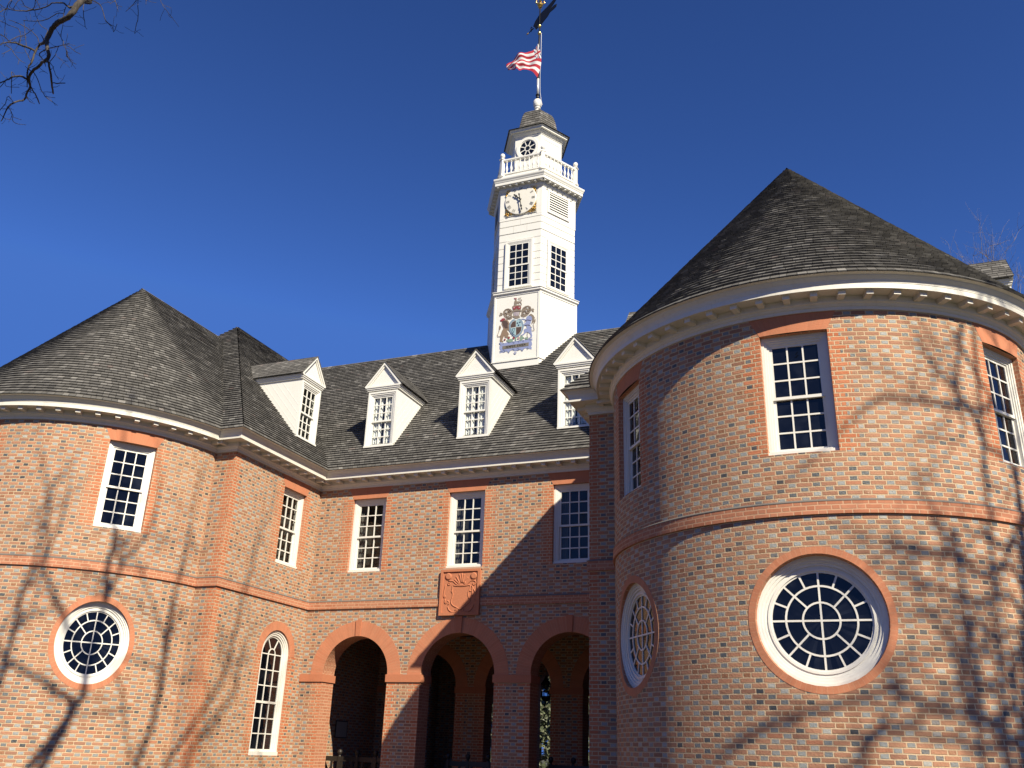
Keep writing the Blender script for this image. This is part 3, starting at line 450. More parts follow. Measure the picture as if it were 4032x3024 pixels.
LIMBS_EAST=[[(28.14,-16.16,13.48,0.065),(27.98,-16.64,13.78,0.06),(27.69,-16.85,13.89,0.06),(26.99,-16.9,13.83,0.05),(26.32,-16.74,13.62,0.04),(25.73,-16.56,13.33,0.035),(25.28,-16.49,13.06,0.045),(24.9,-16.58,13.02,0.045),(24.54,-16.74,13.06,0.04),(24.4,-16.88,13.25,0.03)],[(27.35,-14.95,14.24,0.05),(26.61,-15.27,14.26,0.045),(26.33,-15.49,14.51,0.045),(26.14,-15.9,14.82,0.04),(26.17,-16.3,15.23,0.035),(26.23,-16.59,15.55,0.02)],[(27.44,-15.15,14.01,0.05),(27.06,-15.89,14.46,0.045),(26.88,-16.45,14.94,0.04),(26.83,-16.78,15.27,0.03),(26.66,-16.9,15.42,0.02)],[(28.07,-16.21,13.1,0.06),(28.04,-16.6,13.61,0.055),(27.8,-16.79,13.95,0.05),(27.48,-16.69,14.07,0.045),(27.14,-16.43,14.11,0.035),(26.76,-16.22,14.08,0.025)],[(26.51,-15.63,14.67,0.04),(26.2,-15.53,14.65,0.035),(26.11,-15.62,14.94,0.03),(26.28,-15.84,15.38,0.03),(26.54,-16.15,15.96,0.025)],[(27.85,-15.08,15.36,0.045),(27.27,-15.16,14.95,0.04),(26.72,-15.08,14.74,0.03),(26.29,-15.05,14.55,0.025)],[(26.81,-15.5,12.3,0.04),(27.18,-15.5,12.97,0.035),(27.56,-15.72,13.72,0.03),(28.07,-15.8,14.37,0.025)],[(27.79,-15.77,13.44,0.05),(27.71,-16.36,13.89,0.045),(27.65,-16.69,14.1,0.035),(27.26,-16.87,13.93,0.025)],[(27.18,-15.07,13.43,0.045),(26.95,-15.42,13.61,0.04),(26.93,-15.86,14.06,0.035),(27.0,-16.28,14.48,0.03),(26.95,-16.61,14.73,0.02)],[(28.4,-16.5,13.35,0.055),(27.96,-16.88,13.55,0.05),(27.3,-16.98,13.53,0.045),(26.48,-16.88,13.32,0.04),(25.75,-16.71,12.96,0.035),(25.06,-16.61,12.6,0.03)],[(27.37,-14.83,14.61,0.035),(26.9,-15.11,14.45,0.03),(26.7,-15.46,14.64,0.025)],[(25.24,-16.41,12.17,0.035),(25.72,-16.64,12.76,0.03),(26.22,-16.87,13.35,0.03),(26.63,-16.97,13.83,0.025)],[(27.1,-15.1,13.11,0.035),(26.78,-15.35,13.21,0.03),(26.76,-15.68,13.62,0.025)],[(27.45,-14.81,15.16,0.05),(27.74,-14.78,16.43,0.045),(27.73,-14.64,17.31,0.035),(27.48,-14.4,18.03,0.03),(26.9,-14.43,18.1,0.025)],[(27.9,-14.98,16.02,0.05),(27.37,-15.3,16.68,0.04),(26.83,-15.25,17.09,0.035),(26.16,-15.23,17.26,0.025),(25.78,-15.18,17.52,0.02)],[(28.2,-14.47,17.44,0.05),(27.17,-15.1,17.04,0.045),(26.4,-15.23,16.73,0.04),(25.82,-15.38,16.59,0.035),(25.35,-15.69,16.72,0.025),(25.27,-16.02,16.69,0.02)],[(27.5,-15.21,18.75,0.04),(26.99,-15.26,17.97,0.04),(26.5,-15.1,17.05,0.035),(26.22,-14.89,16.25,0.03)],[(27.83,-14.28,16.91,0.045),(27.52,-15.05,17.44,0.035),(27.03,-15.38,18.38,0.025)]]
VANE=[(-0.384,27.831),(-0.269,28.008),(-0.125,28.106),(-0.006,28.177),(0.271,28.222),(0.468,28.25),(0.663,28.308),(0.824,28.36),(1.114,28.343),(1.18,28.208),(0.923,28.228),(0.828,28.156),(0.701,28.08),(0.683,28.007),(0.831,28.041),(0.98,27.988),(0.943,27.884),(0.77,27.858),(0.576,27.858),(0.481,27.756),(0.351,27.707),(0.222,27.658),(0.091,27.609),(-0.107,27.578),(-0.207,27.551),(-0.279,27.699)]
VANE_TIP=[(-0.753,27.687),(-0.518,27.77),(-0.489,27.905),(-0.382,27.772)]
FLAG_TOP=[[4.546,4.443,26.643],[4.46,4.421,26.5],[4.335,4.388,26.372],[4.187,4.35,26.3],[4.02,4.307,26.203],[3.807,4.252,26.182],[3.639,4.209,26.096],[3.494,4.172,25.969],[3.407,4.149,25.756]]
FLAG_BOT=[[4.547,4.443,25.016],[4.404,4.406,25.215],[4.253,4.367,25.362],[4.124,4.334,25.465],[3.995,4.301,25.529],[3.871,4.269,25.446],[3.796,4.25,25.392],[3.68,4.22,25.445],[3.416,4.152,25.607]]

# ------------------------------------------------------------------ wall geometry
def op_rect(ua, ub, za, zb, dep=0.2):
    return dict(ua=ua, ub=ub, lo=lambda u: za, hi=lambda u: zb, dep=dep, sub=[],
                per=[(ua, za), (ua, zb), (ub, zb), (ub, za), (ua, za)])
def op_circle(uc, zc, r, dep=0.2, n=40, k=1.0):
    """round opening; k is its height over its width"""
    w = lambda u: k * sqrt(max(r * r - (u - uc) ** 2, 0))
    us = [uc - r * cos(pi * i / (n // 2)) for i in range(n // 2 + 1)]
    return dict(ua=uc - r, ub=uc + r, lo=lambda u: zc - w(u), hi=lambda u: zc + w(u), dep=dep, sub=us[1:-1],
                per=[(uc - r * cos(2 * pi * i / n), zc + k * r * sin(2 * pi * i / n)) for i in range(n + 1)])
def op_arch(uc, hw, zb, zs, dep=0.2, n=28, floor=True):
    w = lambda u: sqrt(max(hw * hw - (u - uc) ** 2, 0))
    us = [uc - hw * cos(pi * k / n) for k in range(n + 1)]
    per = [(uc - hw, zb), (uc - hw, zs)] + [(u, zs + w(u)) for u in us[1:-1]] + [(uc + hw, zs), (uc + hw, zb)]
    if floor: per.append((uc - hw, zb))
    return dict(ua=uc - hw, ub=uc + hw, lo=lambda u: zb, hi=lambda u: zs + w(u), dep=dep, sub=us[1:-1], per=per)

def plane_map(ox, oy, ang):
    c, s = cos(ang), sin(ang)
    return lambda u, z, d=0.0: (ox + c * u - s * d, oy + s * u + c * d, z)
def cyl_map(ctr, R):
    return lambda u, z, d=0.0: (ctr[0] + (R - d) * sin(u / R), ctr[1] - (R - d) * cos(u / R), z)

def wall(mb, u0, u1, z0, z1, ops, mp, rubs=(), step=None, m=0, mrev=1, uoff=0.0, flip=False):
    cuts = {round(u0, 5), round(u1, 5)}
    for o in ops:
        for q in [o['ua'], o['ub']] + o['sub']:
            if u0 < q < u1: cuts.add(round(q, 5))
    for (ue, dr, za, zb) in rubs:
        for q in (ue, ue + dr * 0.36):
            if u0 < q < u1: cuts.add(round(q, 5))
    if step:
        k = int((u1 - u0) / step)
        for i in range(1, k): cuts.add(round(u0 + (u1 - u0) * i / k, 5))
    cuts = sorted(cuts)
    for a, b in zip(cuts[:-1], cuts[1:]):
        if b - a < 1e-4: continue
        mid = (a + b) / 2
        act = sorted([o for o in ops if o['ua'] - 1e-6 < mid < o['ub'] + 1e-6], key=lambda o: o['lo'](mid))
        segs = []; la = lb = z0
        for o in act:
            if not (min(o['lo'](a), o['lo'](b)) <= z0 + 1e-6): segs.append((la, lb, o['lo'](a), o['lo'](b)))
            la, lb = o['hi'](a), o['hi'](b)
        segs.append((la, lb, z1, z1))
        rb = [r for r in rubs if min(r[0], r[0] + r[1] * 0.36) - 1e-6 < mid < max(r[0], r[0] + r[1] * 0.36) + 1e-6]
        for (pa, pb, qa, qb) in segs:
            brk = sorted({z for r in rb for z in r[2:4] if max(pa, pb) < z < min(qa, qb)})
            lo = (pa, pb)
            for hi in [(z, z) for z in brk] + [(qa, qb)]:
                zm = (lo[0] + lo[1] + hi[0] + hi[1]) / 4
                u2 = [9.0] * 4
                for r in rb:
                    if r[2] <= zm <= r[3]:
                        da, db = abs(a - r[0]), abs(b - r[0])
                        if min(da, db) < min(u2): u2 = [da, db, db, da]
                pts = [mp(a, lo[0]), mp(b, lo[1]), mp(b, hi[1]), mp(a, hi[0])]
                uv = [(a + uoff, lo[0]), (b + uoff, lo[1]), (b + uoff, hi[1]), (a + uoff, hi[0])]
                if flip: pts.reverse(); uv.reverse(); u2.reverse()
                if max(hi[0] - lo[0], hi[1] - lo[1]) > 1e-5: mb.face(pts, uv, u2, m)
                lo = hi
    for o in ops:
        acc = 0.0
        for (ua, za), (ub, zb) in zip(o['per'][:-1], o['per'][1:]):
            L = hypot(ub - ua, zb - za); D = o['dep']
            pts = [mp(ua, za), mp(ub, zb), mp(ub, zb, D), mp(ua, za, D)]
            uv = [(0, za), (0, zb), (D, zb), (D, za)] if abs(ub - ua) < 1e-6 else [(acc, 0), (acc + L, 0), (acc + L, D), (acc, D)]
            mb.face(pts, uv, [0.0] * 4, mrev)
            acc += L

def jack_arch(mb, uc, hw, za, zb, mp, spread=0.2, n=8, out=0.004):
    """flat splayed arch of gauged brick, standing a few mm proud of the wall"""
    for i in range(n):
        t0, t1 = i / n * 2 - 1, (i + 1) / n * 2 - 1
        A = [(uc + t0 * hw, za), (uc + t1 * hw, za), (uc + t1 * (hw + spread), zb), (uc + t0 * (hw + spread), zb)]
        mb.face([mp(u, z, -out) for u, z in A], [(t0 * hw * 1.3, za), (t1 * hw * 1.3, za), (t1 * hw * 1.3, zb), (t0 * hw * 1.3, zb)])
    for t in (-1, 1):
        A = [(uc + t * hw, za), (uc + t * (hw + spread), zb)]
        mb.face([mp(*A[0], -out), mp(*A[1], -out), mp(*A[1], 0), mp(*A[0], 0)])

def jack_part(*a): b = MB(); jack_arch(b, *a); return b.build('jack_arch', M_GAUGE, bld)
def ring_part(name, *a, **k): b = MB(); ring(b, *a, **k); return b.build(name, M_VOUS, bld)
def ring(mb, uc, zc, r0, r1, mp, a0=0.0, a1=2 * pi, n=48, out=0.005, inner=True, m=0, k=1.0):
    for i in range(n):
        A, B = a0 + (a1 - a0) * i / n, a0 + (a1 - a0) * (i + 1) / n
        P = lambda r, a, d: mp(uc + r * cos(a), zc + k * r * sin(a), d)
        rm = (r0 + r1) / 2
        mb.face([P(r0, A, -out), P(r1, A, -out), P(r1, B, -out), P(r0, B, -out)],
                [(A * rm, r0), (A * rm, r1), (B * rm, r1), (B * rm, r0)], m=m)
        mb.face([P(r1, A, -out), P(r1, A, 0), P(r1, B, 0), P(r1, B, -out)], m=m)
        if inner: mb.face([P(r0, A, 0.01), P(r0, A, -out), P(r0, B, -out), P(r0, B, 0.01)], m=m)

# ------------------------------------------------------------------ the brick building
bld = thing('brick_building', 'red brick building with two rounded wings under shingled roofs and an arcade between them', 'building')
WM = 1.047
upL = [0.0, RAD(54.2)]; upR = [RAD(-54.2), RAD(0.5), RAD(55.8)]
HWIN = [1.629, 4.58, 7.52]                       # windows over the arcade
ARCH = [(1.647, 0.96), (4.553, 1.005), (7.48, 0.985)]
ZSP, ZFL = 3.0, -0.2
EW_WIN = -1.19                                   # centre (y) of the windows in the court walls
UW = lambda uc: op_rect(uc - WM / 2, uc + WM / 2, ZWB, ZWT)
def rub_rect(uc, hw, za, zb): return [(uc - hw, -1, za, zb), (uc + hw, 1, za, zb)]
ZBOT = ZG - 0.3
amax = RAD(86.0)
OVK = 0.875 / 0.752                              # the side windows of each apse are upright ovals

for side, ctr, aup, aro in ((-1, CL, upL, [0.0, RAD(53.6)]), (1, CR, upR, [RAD(-52.8), RAD(0.9), RAD(62.5)])):
    mp = cyl_map(ctr, RAP)
    mb = MB()
    ops = [op_rect(a * RAP - WM / 2 - .004, a * RAP + WM / 2 + .004, ZWB, ZWT, 0.30) for a in aup] + [op_circle(a * RAP, 3.165, 0.925, 0.40) if abs(a) < .1 else op_circle(a * RAP, 3.165, 0.752, 0.32, k=OVK) for a in aro]
    rubs = [r for a in aup for r in rub_rect(a * RAP, WM / 2, ZWB, ZWT)]
    wall(mb, -amax * RAP, amax * RAP, ZBOT, ZF + 0.25, ops, mp, rubs, step=0.1, uoff=3.1 * side)
    o = mb.build('apse_wall', [M_BRICK, M_STRING], bld)
    for a in aup: jack_part(a * RAP, WM / 2, ZWT, ZF + 0.02, mp, 0.17, 16)
    for a in aro:
        if abs(a) < .1: ring_part('brick_ring', a * RAP, 3.165, 0.925, 1.03, mp, n=64)
        else: ring_part('brick_ring', a * RAP, 3.165, 0.752, 0.86, mp, n=64, k=OVK * .985)
    if side < 0: mpL = mp
    else: mpR = mp

def court_wall(name, ox, oy, ang, u1, wins, corner0, corner1):
    mb = MB(); mp = plane_map(ox, oy, ang)
    ops = []; rubs = []
    if corner0: rubs.append((0.0, 1, ZBOT, ZF + .25))
    if corner1: rubs.append((u1, -1, ZBOT, ZF + .25))
    for w in wins:
        ops.append(op_rect(w - WM / 2, w + WM / 2, ZWB, ZWT, 0.30)); rubs += rub_rect(w, WM / 2, ZWB, ZWT)
        ops.append(op_arch(w, 0.60, 1.0, 3.38, 0.24)); rubs += rub_rect(w, 0.60, 1.0, 3.38)
        jack_part(w, WM / 2, ZWT, ZF + 0.02, mp, 0.17)
        ring_part('brick_arch', w, 3.38, 0.60, 0.82, mp, 0, pi, n=32)
    wall(mb, 0, u1, ZBOT, ZF + 0.25, ops, mp, rubs)
    return mb.build(name, [M_BRICK, M_STRING], bld), mp
# west wing: court side faces east; east wing: court side faces west
_, mpEW = court_wall('court_wall', 0, -DEP, RAD(90), YN + DEP, [EW_WIN + DEP], True, False)
_, mpWW = court_wall('court_wall', GAP, YN, RAD(-90), YN + DEP, [YN - EW_WIN], False, True)
# shoulders and the remaining outer walls
def plain_wall(name, ox, oy, ang, u1, rubs=()):
    mb = MB(); wall(mb, 0, u1, ZBOT, ZF + .25, [], plane_map(ox, oy, ang), rubs); return mb.build(name, [M_BRICK, M_STRING], bld)
RZ = (ZBOT, ZF + .25)
plain_wall('shoulder_wall', -SHD - .02, -DEP, 0, SHD + .02, [(SHD + .02, -1) + RZ])
plain_wall('shoulder_wall', GAP, -DEP, 0, SHD + .02, [(0, 1) + RZ])
plain_wall('shoulder_wall', -2 * HW, -DEP, 0, SHD + .02, [(0, 1) + RZ])
plain_wall('shoulder_wall', GAP + 2 * HW - SHD - .02, -DEP, 0, SHD + .02, [(SHD + .02, -1) + RZ])
plain_wall('outer_wall', -2 * HW, YN, RAD(-90), YN + DEP, [(YN + DEP, -1) + RZ])
plain_wall('outer_wall', GAP + 2 * HW, -DEP, RAD(90), YN + DEP, [(0, 1) + RZ])
plain_wall('north_wall', 0, YN, RAD(180), 2 * HW)
plain_wall('north_wall', GAP + 2 * HW, YN, RAD(180), 2 * HW)

# arcade block: three rows of arches
def arcade_wall(name, y, ang, ztop, wins):
    ox = 0 if ang == 0 else GAP
    mb = MB(); mp = plane_map(ox, y, ang); T = 0.56
    X = lambda x: x if ang == 0 else GAP - x
    ops = [op_arch(X(c), h, ZFL - .3, ZSP, T, floor=False) for c, h in ARCH]
    rubs = [r for c, h in ARCH for r in rub_rect(X(c), h, ZFL - .3, ZSP - .19)]
    for w in wins:
        ops.append(op_rect(X(w) - WM / 2, X(w) + WM / 2, ZWB, ZWT, 0.30)); rubs += rub_rect(X(w), WM / 2, ZWB, ZWT)
        jack_part(X(w), WM / 2, ZWT, ZF + .02, mp, 0.17)
    wall(mb, 0, GAP, ZFL - .3, ztop, ops, mp, rubs)
    # rear face of the same wall
    for o in ops: o['per'] = []
    ops2 = [op_arch(X(c), h, ZFL - .3, ZSP, 0, floor=False) for c, h in ARCH]
    for o in ops2: o['per'] = []
    wall(mb, 0, GAP, ZFL - .3, min(ztop, 4.45), ops2, lambda u, z, d=0: mp(u, z, T), [], flip=True)
    for c, h in ARCH:
        ao = ring_part('brick_arch', X(c), ZSP, h, h + 0.375, mp, 0, pi, n=40, out=0.006)
        a = 0.085
        P = [(X(c) - a * .75, ZSP + h - .005), (X(c) + a * .75, ZSP + h - .005), (X(c) + a, ZSP + h + .40), (X(c) - a, ZSP + h + .40)]
        kb = MB(); kb.prism(P, 0.05, lambda u, w, d: mp(u, w, -0.035 + d)); kb.build('keystone', M_TERRA, ao)
    return mb.build(name, [M_BRICK, M_STRING], bld), mp
_, mpH = arcade_wall('arcade_wall', 0.0, 0, ZF + 0.25, HWIN)
arcade_wall('arcade_wall', 4.17, 0, 4.45, [])
arcade_wall('arcade_wall', YB, RAD(180), ZF + 0.25, HWIN)
# impost bands on the piers
edges = [0.0] + [e for c, h in ARCH for e in (c - h, c + h)] + [GAP]
for y0 in (0.0, 4.17):
    for a, b in zip(edges[0::2], edges[1::2]):
        if b - a < .05: continue
        x0 = a - (.03 if a > 0.01 else -.001); x1 = b + (.03 if b < GAP - .01 else -.001)
        imp = MB(); imp.box(x0, x1, y0 - .035, y0 + .595, ZSP - .185, ZSP); imp.build('impost_band', M_TERRA, bld)
# arcade ceiling, floor, dark upper rooms
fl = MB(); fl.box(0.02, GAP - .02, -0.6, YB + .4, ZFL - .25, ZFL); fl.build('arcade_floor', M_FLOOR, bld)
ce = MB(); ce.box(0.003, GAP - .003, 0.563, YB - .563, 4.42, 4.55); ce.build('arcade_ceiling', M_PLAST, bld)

# ------------------------------------------------------------------ string course, cornice (swept round the plan)
def plan_path(full=True, north=YN):
    P = []
    P += [(-2 * HW, north), (-2 * HW, -DEP)]
    for ctr in (CL, CR):
        n = 116
        for i in range(n + 1):
            a = -amax + 2 * amax * i / n
            P.append((ctr[0] + RAP * sin(a), ctr[1] - RAP * cos(a)))
        if ctr is CL:
            P += [(0, -DEP), (0, 0), (GAP, 0), (GAP, -DEP)]
    P += [(GAP + 2 * HW, -DEP), (GAP + 2 * HW, north)]
    return P
def offset_path(P, d):
    out = []
    for i, p in enumerate(P):
        def nrm(a, b):
            L = hypot(b[0] - a[0], b[1] - a[1]); return ((b[1] - a[1]) / L, -(b[0] - a[0]) / L)
        if i == 0: n = nrm(P[0], P[1]); out.append((p[0] + n[0] * d, p[1] + n[1] * d)); continue
        if i == len(P) - 1: n = nrm(P[-2], P[-1]); out.append((p[0] + n[0] * d, p[1] + n[1] * d)); continue
        n0, n1 = nrm(P[i - 1], p), nrm(p, P[i + 1])
        k = 1 + n0[0] * n1[0] + n0[1] * n1[1]
        out.append((p[0] + d * (n0[0] + n1[0]) / k, p[1] + d * (n0[1] + n1[1]) / k))
    return out
PATH = plan_path()
def sweep(mb, P, prof, m=0):
    offs = {d: offset_path(P, d) for d, z in prof}
    acc = [0.0]
    for a, b in zip(P[:-1], P[1:]): acc.append(acc[-1] + hypot(b[0] - a[0], b[1] - a[1]))
    for (d0, z0), (d1, z1) in zip(prof[:-1], prof[1:]):
        A, B = offs[d0], offs[d1]
        for i in range(len(P) - 1):
            mb.face([(*A[i], z0), (*A[i + 1], z0), (*B[i + 1], z1), (*B[i], z1)],
                    [(acc[i], z0), (acc[i + 1], z0), (acc[i + 1], z1), (acc[i], z1)], m=m)
sc_ = MB()
sweep(sc_, PATH, [(-0.01, ZSB), (0.04, ZSB), (0.04, ZST)])
sc_.build('string_course', M_STRING, bld)
sc_ = MB()
sweep(sc_, PATH, [(0.045, ZST), (0.045, ZST + .012), (-0.005, ZST + .045)])
sc_.build('weathering_course', M_LEAD, bld)
cn = MB()
sweep(cn, PATH, [(-0.01, ZF), (0.025, ZF), (0.025, ZF + .055), (0.04, ZF + .065), (0.055, ZF + .095), (0.085, ZF + .115), (0.085, ZF + .150), (0.075, ZF + .150),
                 (0.075, ZF + .222), (0.330, ZF + .222), (0.330, ZF + .212), (0.350, ZF + .212), (0.350, ZF + .295), (0.356, ZF + .302), (0.358, ZF + .318),
                 (0.364, ZF + .326), (0.372, ZF + .350), (0.388, ZF + .370), (0.405, ZF + .388), (0.418, ZF + .402), (0.424, ZF + .420), (0.488, ZF + .4325), (0.488, ZF + .436), (0.2, ZF + .445)])
cornice = cn.build('cornice', M_CORN, bld)
# modillions: one part of its own each
mod0 = None
def modillion(x, y, ang):
    global mod0
    if mod0 is None:
        b = MB()
        b.box(-.055, .055, -.285, -.07, ZF + .145, ZF + .221)
        b.box(-.062, .062, -.295, -.07, ZF + .202, ZF + .2215)
        mod0 = b.build('modillion', M_CORN, cornice, (x, y, 0), ang)
    else:
        c = mod0.copy(); COL.objects.link(c); c.parent = cornice; c.location = (x, y, 0); c.rotation_euler.z = ang
for i in range(22): modillion(0.30 + i * (GAP - .6) / 21, 0, 0)
for i in range(9): modillion(0, -DEP + .05 + i * .425, RAD(90)); modillion(GAP, -.1 - i * .425 - .25, RAD(-90))
modillion(-.30, -DEP, 0); modillion(GAP + .30, -DEP, 0)
for k in range(29):
    a = RAD(-82.6 + 5.9 * k)
    if a > RAD(3): modillion(CL[0] + RAP * sin(a), CL[1] - RAP * cos(a), a)
    if a < RAD(62): modillion(CR[0] + RAP * sin(a), CR[1] - RAP * cos(a), a)

# ------------------------------------------------------------------ shingled roofs
EXPO = 0.130
SLEN = sqrt(1 + M_PITCH ** 2)                    # slope length per metre of run
def courses(mb, ends, hmax, nrm, seg=0.42, h0=0.0, seed=1):
    """ends(h) -> (A,B) xy end points of the course line at height h above the eave; nrm: outward normal"""
    dh = EXPO * M_PITCH / SLEN
    n = int((hmax - h0) / dh); nv = Vector(nrm); rr = random.Random(seed)
    for k in range(n + 1):
        ha, hb = h0 + k * dh, min(h0 + (k + 1.15) * dh, hmax)
        (A0, B0), (A1, B1) = ends(ha), ends(hb)
        A0, B0, A1, B1 = [Vector((p[0], p[1], 0)) for p in (A0, B0, A1, B1)]
        if (B0 - A0).dot(Vector((-nv.y, nv.x, 0)).normalized()) <= 0.02: continue
        L = (B0 - A0).length; ns = max(1, int(L / seg)); tv = (B0 - A0).normalized()
        # common along-slope coordinate so that shingles line up between segments
        org = A0.dot(tv)
        if k == 0: kt = .45
        else: kt = 1.0
        jit = [(rr.uniform(-.004, .004), rr.uniform(0.037, 0.044) * kt) for _ in range(ns + 1)]
        for i in range(ns):
            t0, t1 = i / ns, (i + 1) / ns
            p0, p1 = A0.lerp(B0, t0), A0.lerp(B0, t1); q0, q1 = A1.lerp(B1, t0), A1.lerp(B1, t1)
            za, zb = ZE + ha, ZE + hb
            lo0 = p0 + Vector((0, 0, za + jit[i][0])) + nv * jit[i][1]; lo1 = p1 + Vector((0, 0, za + jit[i + 1][0])) + nv * jit[i + 1][1]
            u0, u1 = org + t0 * L, org + t1 * L
            mb.face([lo0, lo1, q1 + Vector((0, 0, zb)) + nv * .002, q0 + Vector((0, 0, zb)) + nv * .002],
                    [(u0, k + .02), (u1, k + .02), (u1, k + .98), (u0, k + .98)])
            mb.face([p0 + Vector((0, 0, za - .004)), p1 + Vector((0, 0, za - .004)), lo1, lo0], [(u0, k + .02), (u1, k + .02), (u1, k + .06), (u0, k + .06)])
def slope_n(dx, dy): return (dx * M_PITCH / SLEN, dy * M_PITCH / SLEN, 1 / SLEN)
HMX = M_PITCH * (HW + PE)
HAP = M_PITCH * (RAP + PE)
def wing_roof(x_in, x_out, sgn, cx, seed):
    """sgn=+1: court lies at +x of this wing"""
    R = MB()
    ys = -DEP - PE
    xe = x_in + sgn * PE; xo = x_out - sgn * PE
    # hip over the shoulder, facing south
    def S(h): q = h / M_PITCH; return ((cx - HW - PE + q, ys + q), (cx + HW + PE - q, ys + q))
    courses(R, S, HMX, slope_n(0, -1), seed=seed)
    # court slope in two stretches, either side of the arcade roof
    def C1(h):
        q = h / M_PITCH; a = (xe - sgn * q, ys + q); b = (xe - sgn * q, -PE + q + .06)
        return (a, b) if sgn > 0 else (b, a)
    def C2(h):
        q = h / M_PITCH; a = (xe - sgn * q, YB + PE - q - .06); b = (xe - sgn * q, YN + PE - q * 0)
        return (a, b) if sgn > 0 else (b, a)
    courses(R, C1, HMX, slope_n(sgn, 0), seed=seed + 1); courses(R, C2, HMX, slope_n(sgn, 0), seed=seed + 2)
    def O(h):
        q = h / M_PITCH; a = (xo + sgn * q, ys + q); b = (xo + sgn * q, YN + PE)
        return (b, a) if sgn > 0 else (a, b)
    courses(R, O, HMX, slope_n(-sgn, 0), seed=seed + 3)
    # gable at the north end closing the roof
    R.face([(cx - HW - PE, YN + PE - .02, ZE), (cx + HW + PE, YN + PE - .02, ZE), (cx, YN + PE - .02, ZE + HMX)])
    # apse: half cone with a short ridge running back into the hip
    ctr = (cx, CL[1]); Re = RAP + PE
    for s2 in (-1, 1):
        def PR(h):
            q = h / M_PITCH; x = cx + s2 * (Re - q); a = (x, ctr[1] - .001); b = (x, max(ys + q + .08, ctr[1] + .001))
            return (a, b) if s2 > 0 else (b, a)
        courses(R, PR, HAP, slope_n(s2, 0), seed=seed + 5 + s2, h0=0.0)
    dh = EXPO * M_PITCH / SLEN; rr = random.Random(seed + 9)
    for k in range(int(HAP / dh) + 1):
        ha, hb = k * dh, min((k + 1.15) * dh, HAP)
        r0, r1 = Re - ha / M_PITCH, Re - hb / M_PITCH
        if r0 < 0.02: continue
        n = max(14, int(pi * r0 / .11)); J = [(rr.uniform(-.004, .004), rr.uniform(.037, .044) * (.45 if k == 0 else 1.0)) for _ in range(n + 1)]
        for i in range(n):
            A, B = -pi / 2 + pi * i / n, -pi / 2 + pi * (i + 1) / n
            P = lambda r, a, z: (ctr[0] + r * sin(a), ctr[1] - r * cos(a), ZE + z)
            o0, o1 = J[i], J[i + 1]
            lo0, lo1 = P(r0 + o0[1] * .75, A, ha + o0[0] + o0[1] * .66), P(r0 + o1[1] * .75, B, ha + o1[0] + o1[1] * .66)
            u0, u1 = A * r0, B * r0
            R.face([lo0, lo1, P(max(r1, .001), B, hb), P(max(r1, .001), A, hb)], [(u0, k + .02), (u1, k + .02), (u1, k + .98), (u0, k + .98)])
            R.face([P(r0, A, ha - .004), P(r0, B, ha - .004), lo1, lo0], [(u0, k + .02), (u1, k + .02), (u1, k + .06), (u0, k + .06)])
    # ridge boards
    def ridge(a, b):
        a, b = Vector(a), Vector(b); t = (b - a).normalized(); s = t.cross(Vector((0, 0, 1))).normalized()
        for sg in (-1, 1):
            e = s * sg * .10 - Vector((0, 0, .10 * M_PITCH)); up = Vector((0, 0, .035)); 
            f = [a + up, b + up, b + e + up, a + e + up]
            R.face(f if sg < 0 else f[::-1], [(0, .1), (4, .1), (4, .9), (0, .9)])
            f2 = [a + e + up, b + e + up, b + e, a + e]
            R.face(f2 if sg < 0 else f2[::-1], [(0, .1), (4, .1), (4, .2), (0, .2)])
    ridge((cx, ctr[1] - .06, ZE + HAP - .02), (cx, ys + HAP / M_PITCH + .1, ZE + HAP - .02))
    ridge((cx, ys + HW + PE - .05, ZE + HMX - .02), (cx, YN + PE, ZE + HMX - .02))
    # hip ridges
    return R.build('wing_roof', M_SHING, bld)
wing_roof(0.0, -2 * HW, 1, CL[0], 11)
wing_roof(GAP, GAP + 2 * HW, -1, CR[0], 31)
R = MB()
def HF(h): q = h / M_PITCH; return ((PE - q - .06, -PE + q), (GAP - PE + q + .06, -PE + q))
def HB(h): q = h / M_PITCH; return ((GAP - PE + q + .06, YB + PE - q), (PE - q - .06, YB + PE - q))
HHY = M_PITCH * (YB / 2 + PE)
courses(R, HF, HHY, slope_n(0, -1), seed=51); courses(R, HB, HHY, slope_n(0, 1), seed=52)
a, b = Vector((-4.4, YB / 2, ZE + HHY)), Vector((GAP + 4.4, YB / 2, ZE + HHY))
for sg in (-1, 1):
    e = Vector((0, sg * .10, -.10 * M_PITCH)); up = Vector((0, 0, .03))
    f = [a + up, b + up, b + e + up, a + e + up]; R.face(f[::-1] if sg < 0 else f, [(0, .1), (14, .1), (14, .9), (0, .9)])
    f = [a + e + up, b + e + up, b + e, a + e]; R.face(f[::-1] if sg < 0 else f, [(0, .1), (14, .1), (14, .2), (0, .2)])
R.build('arcade_roof', M_SHING, bld)

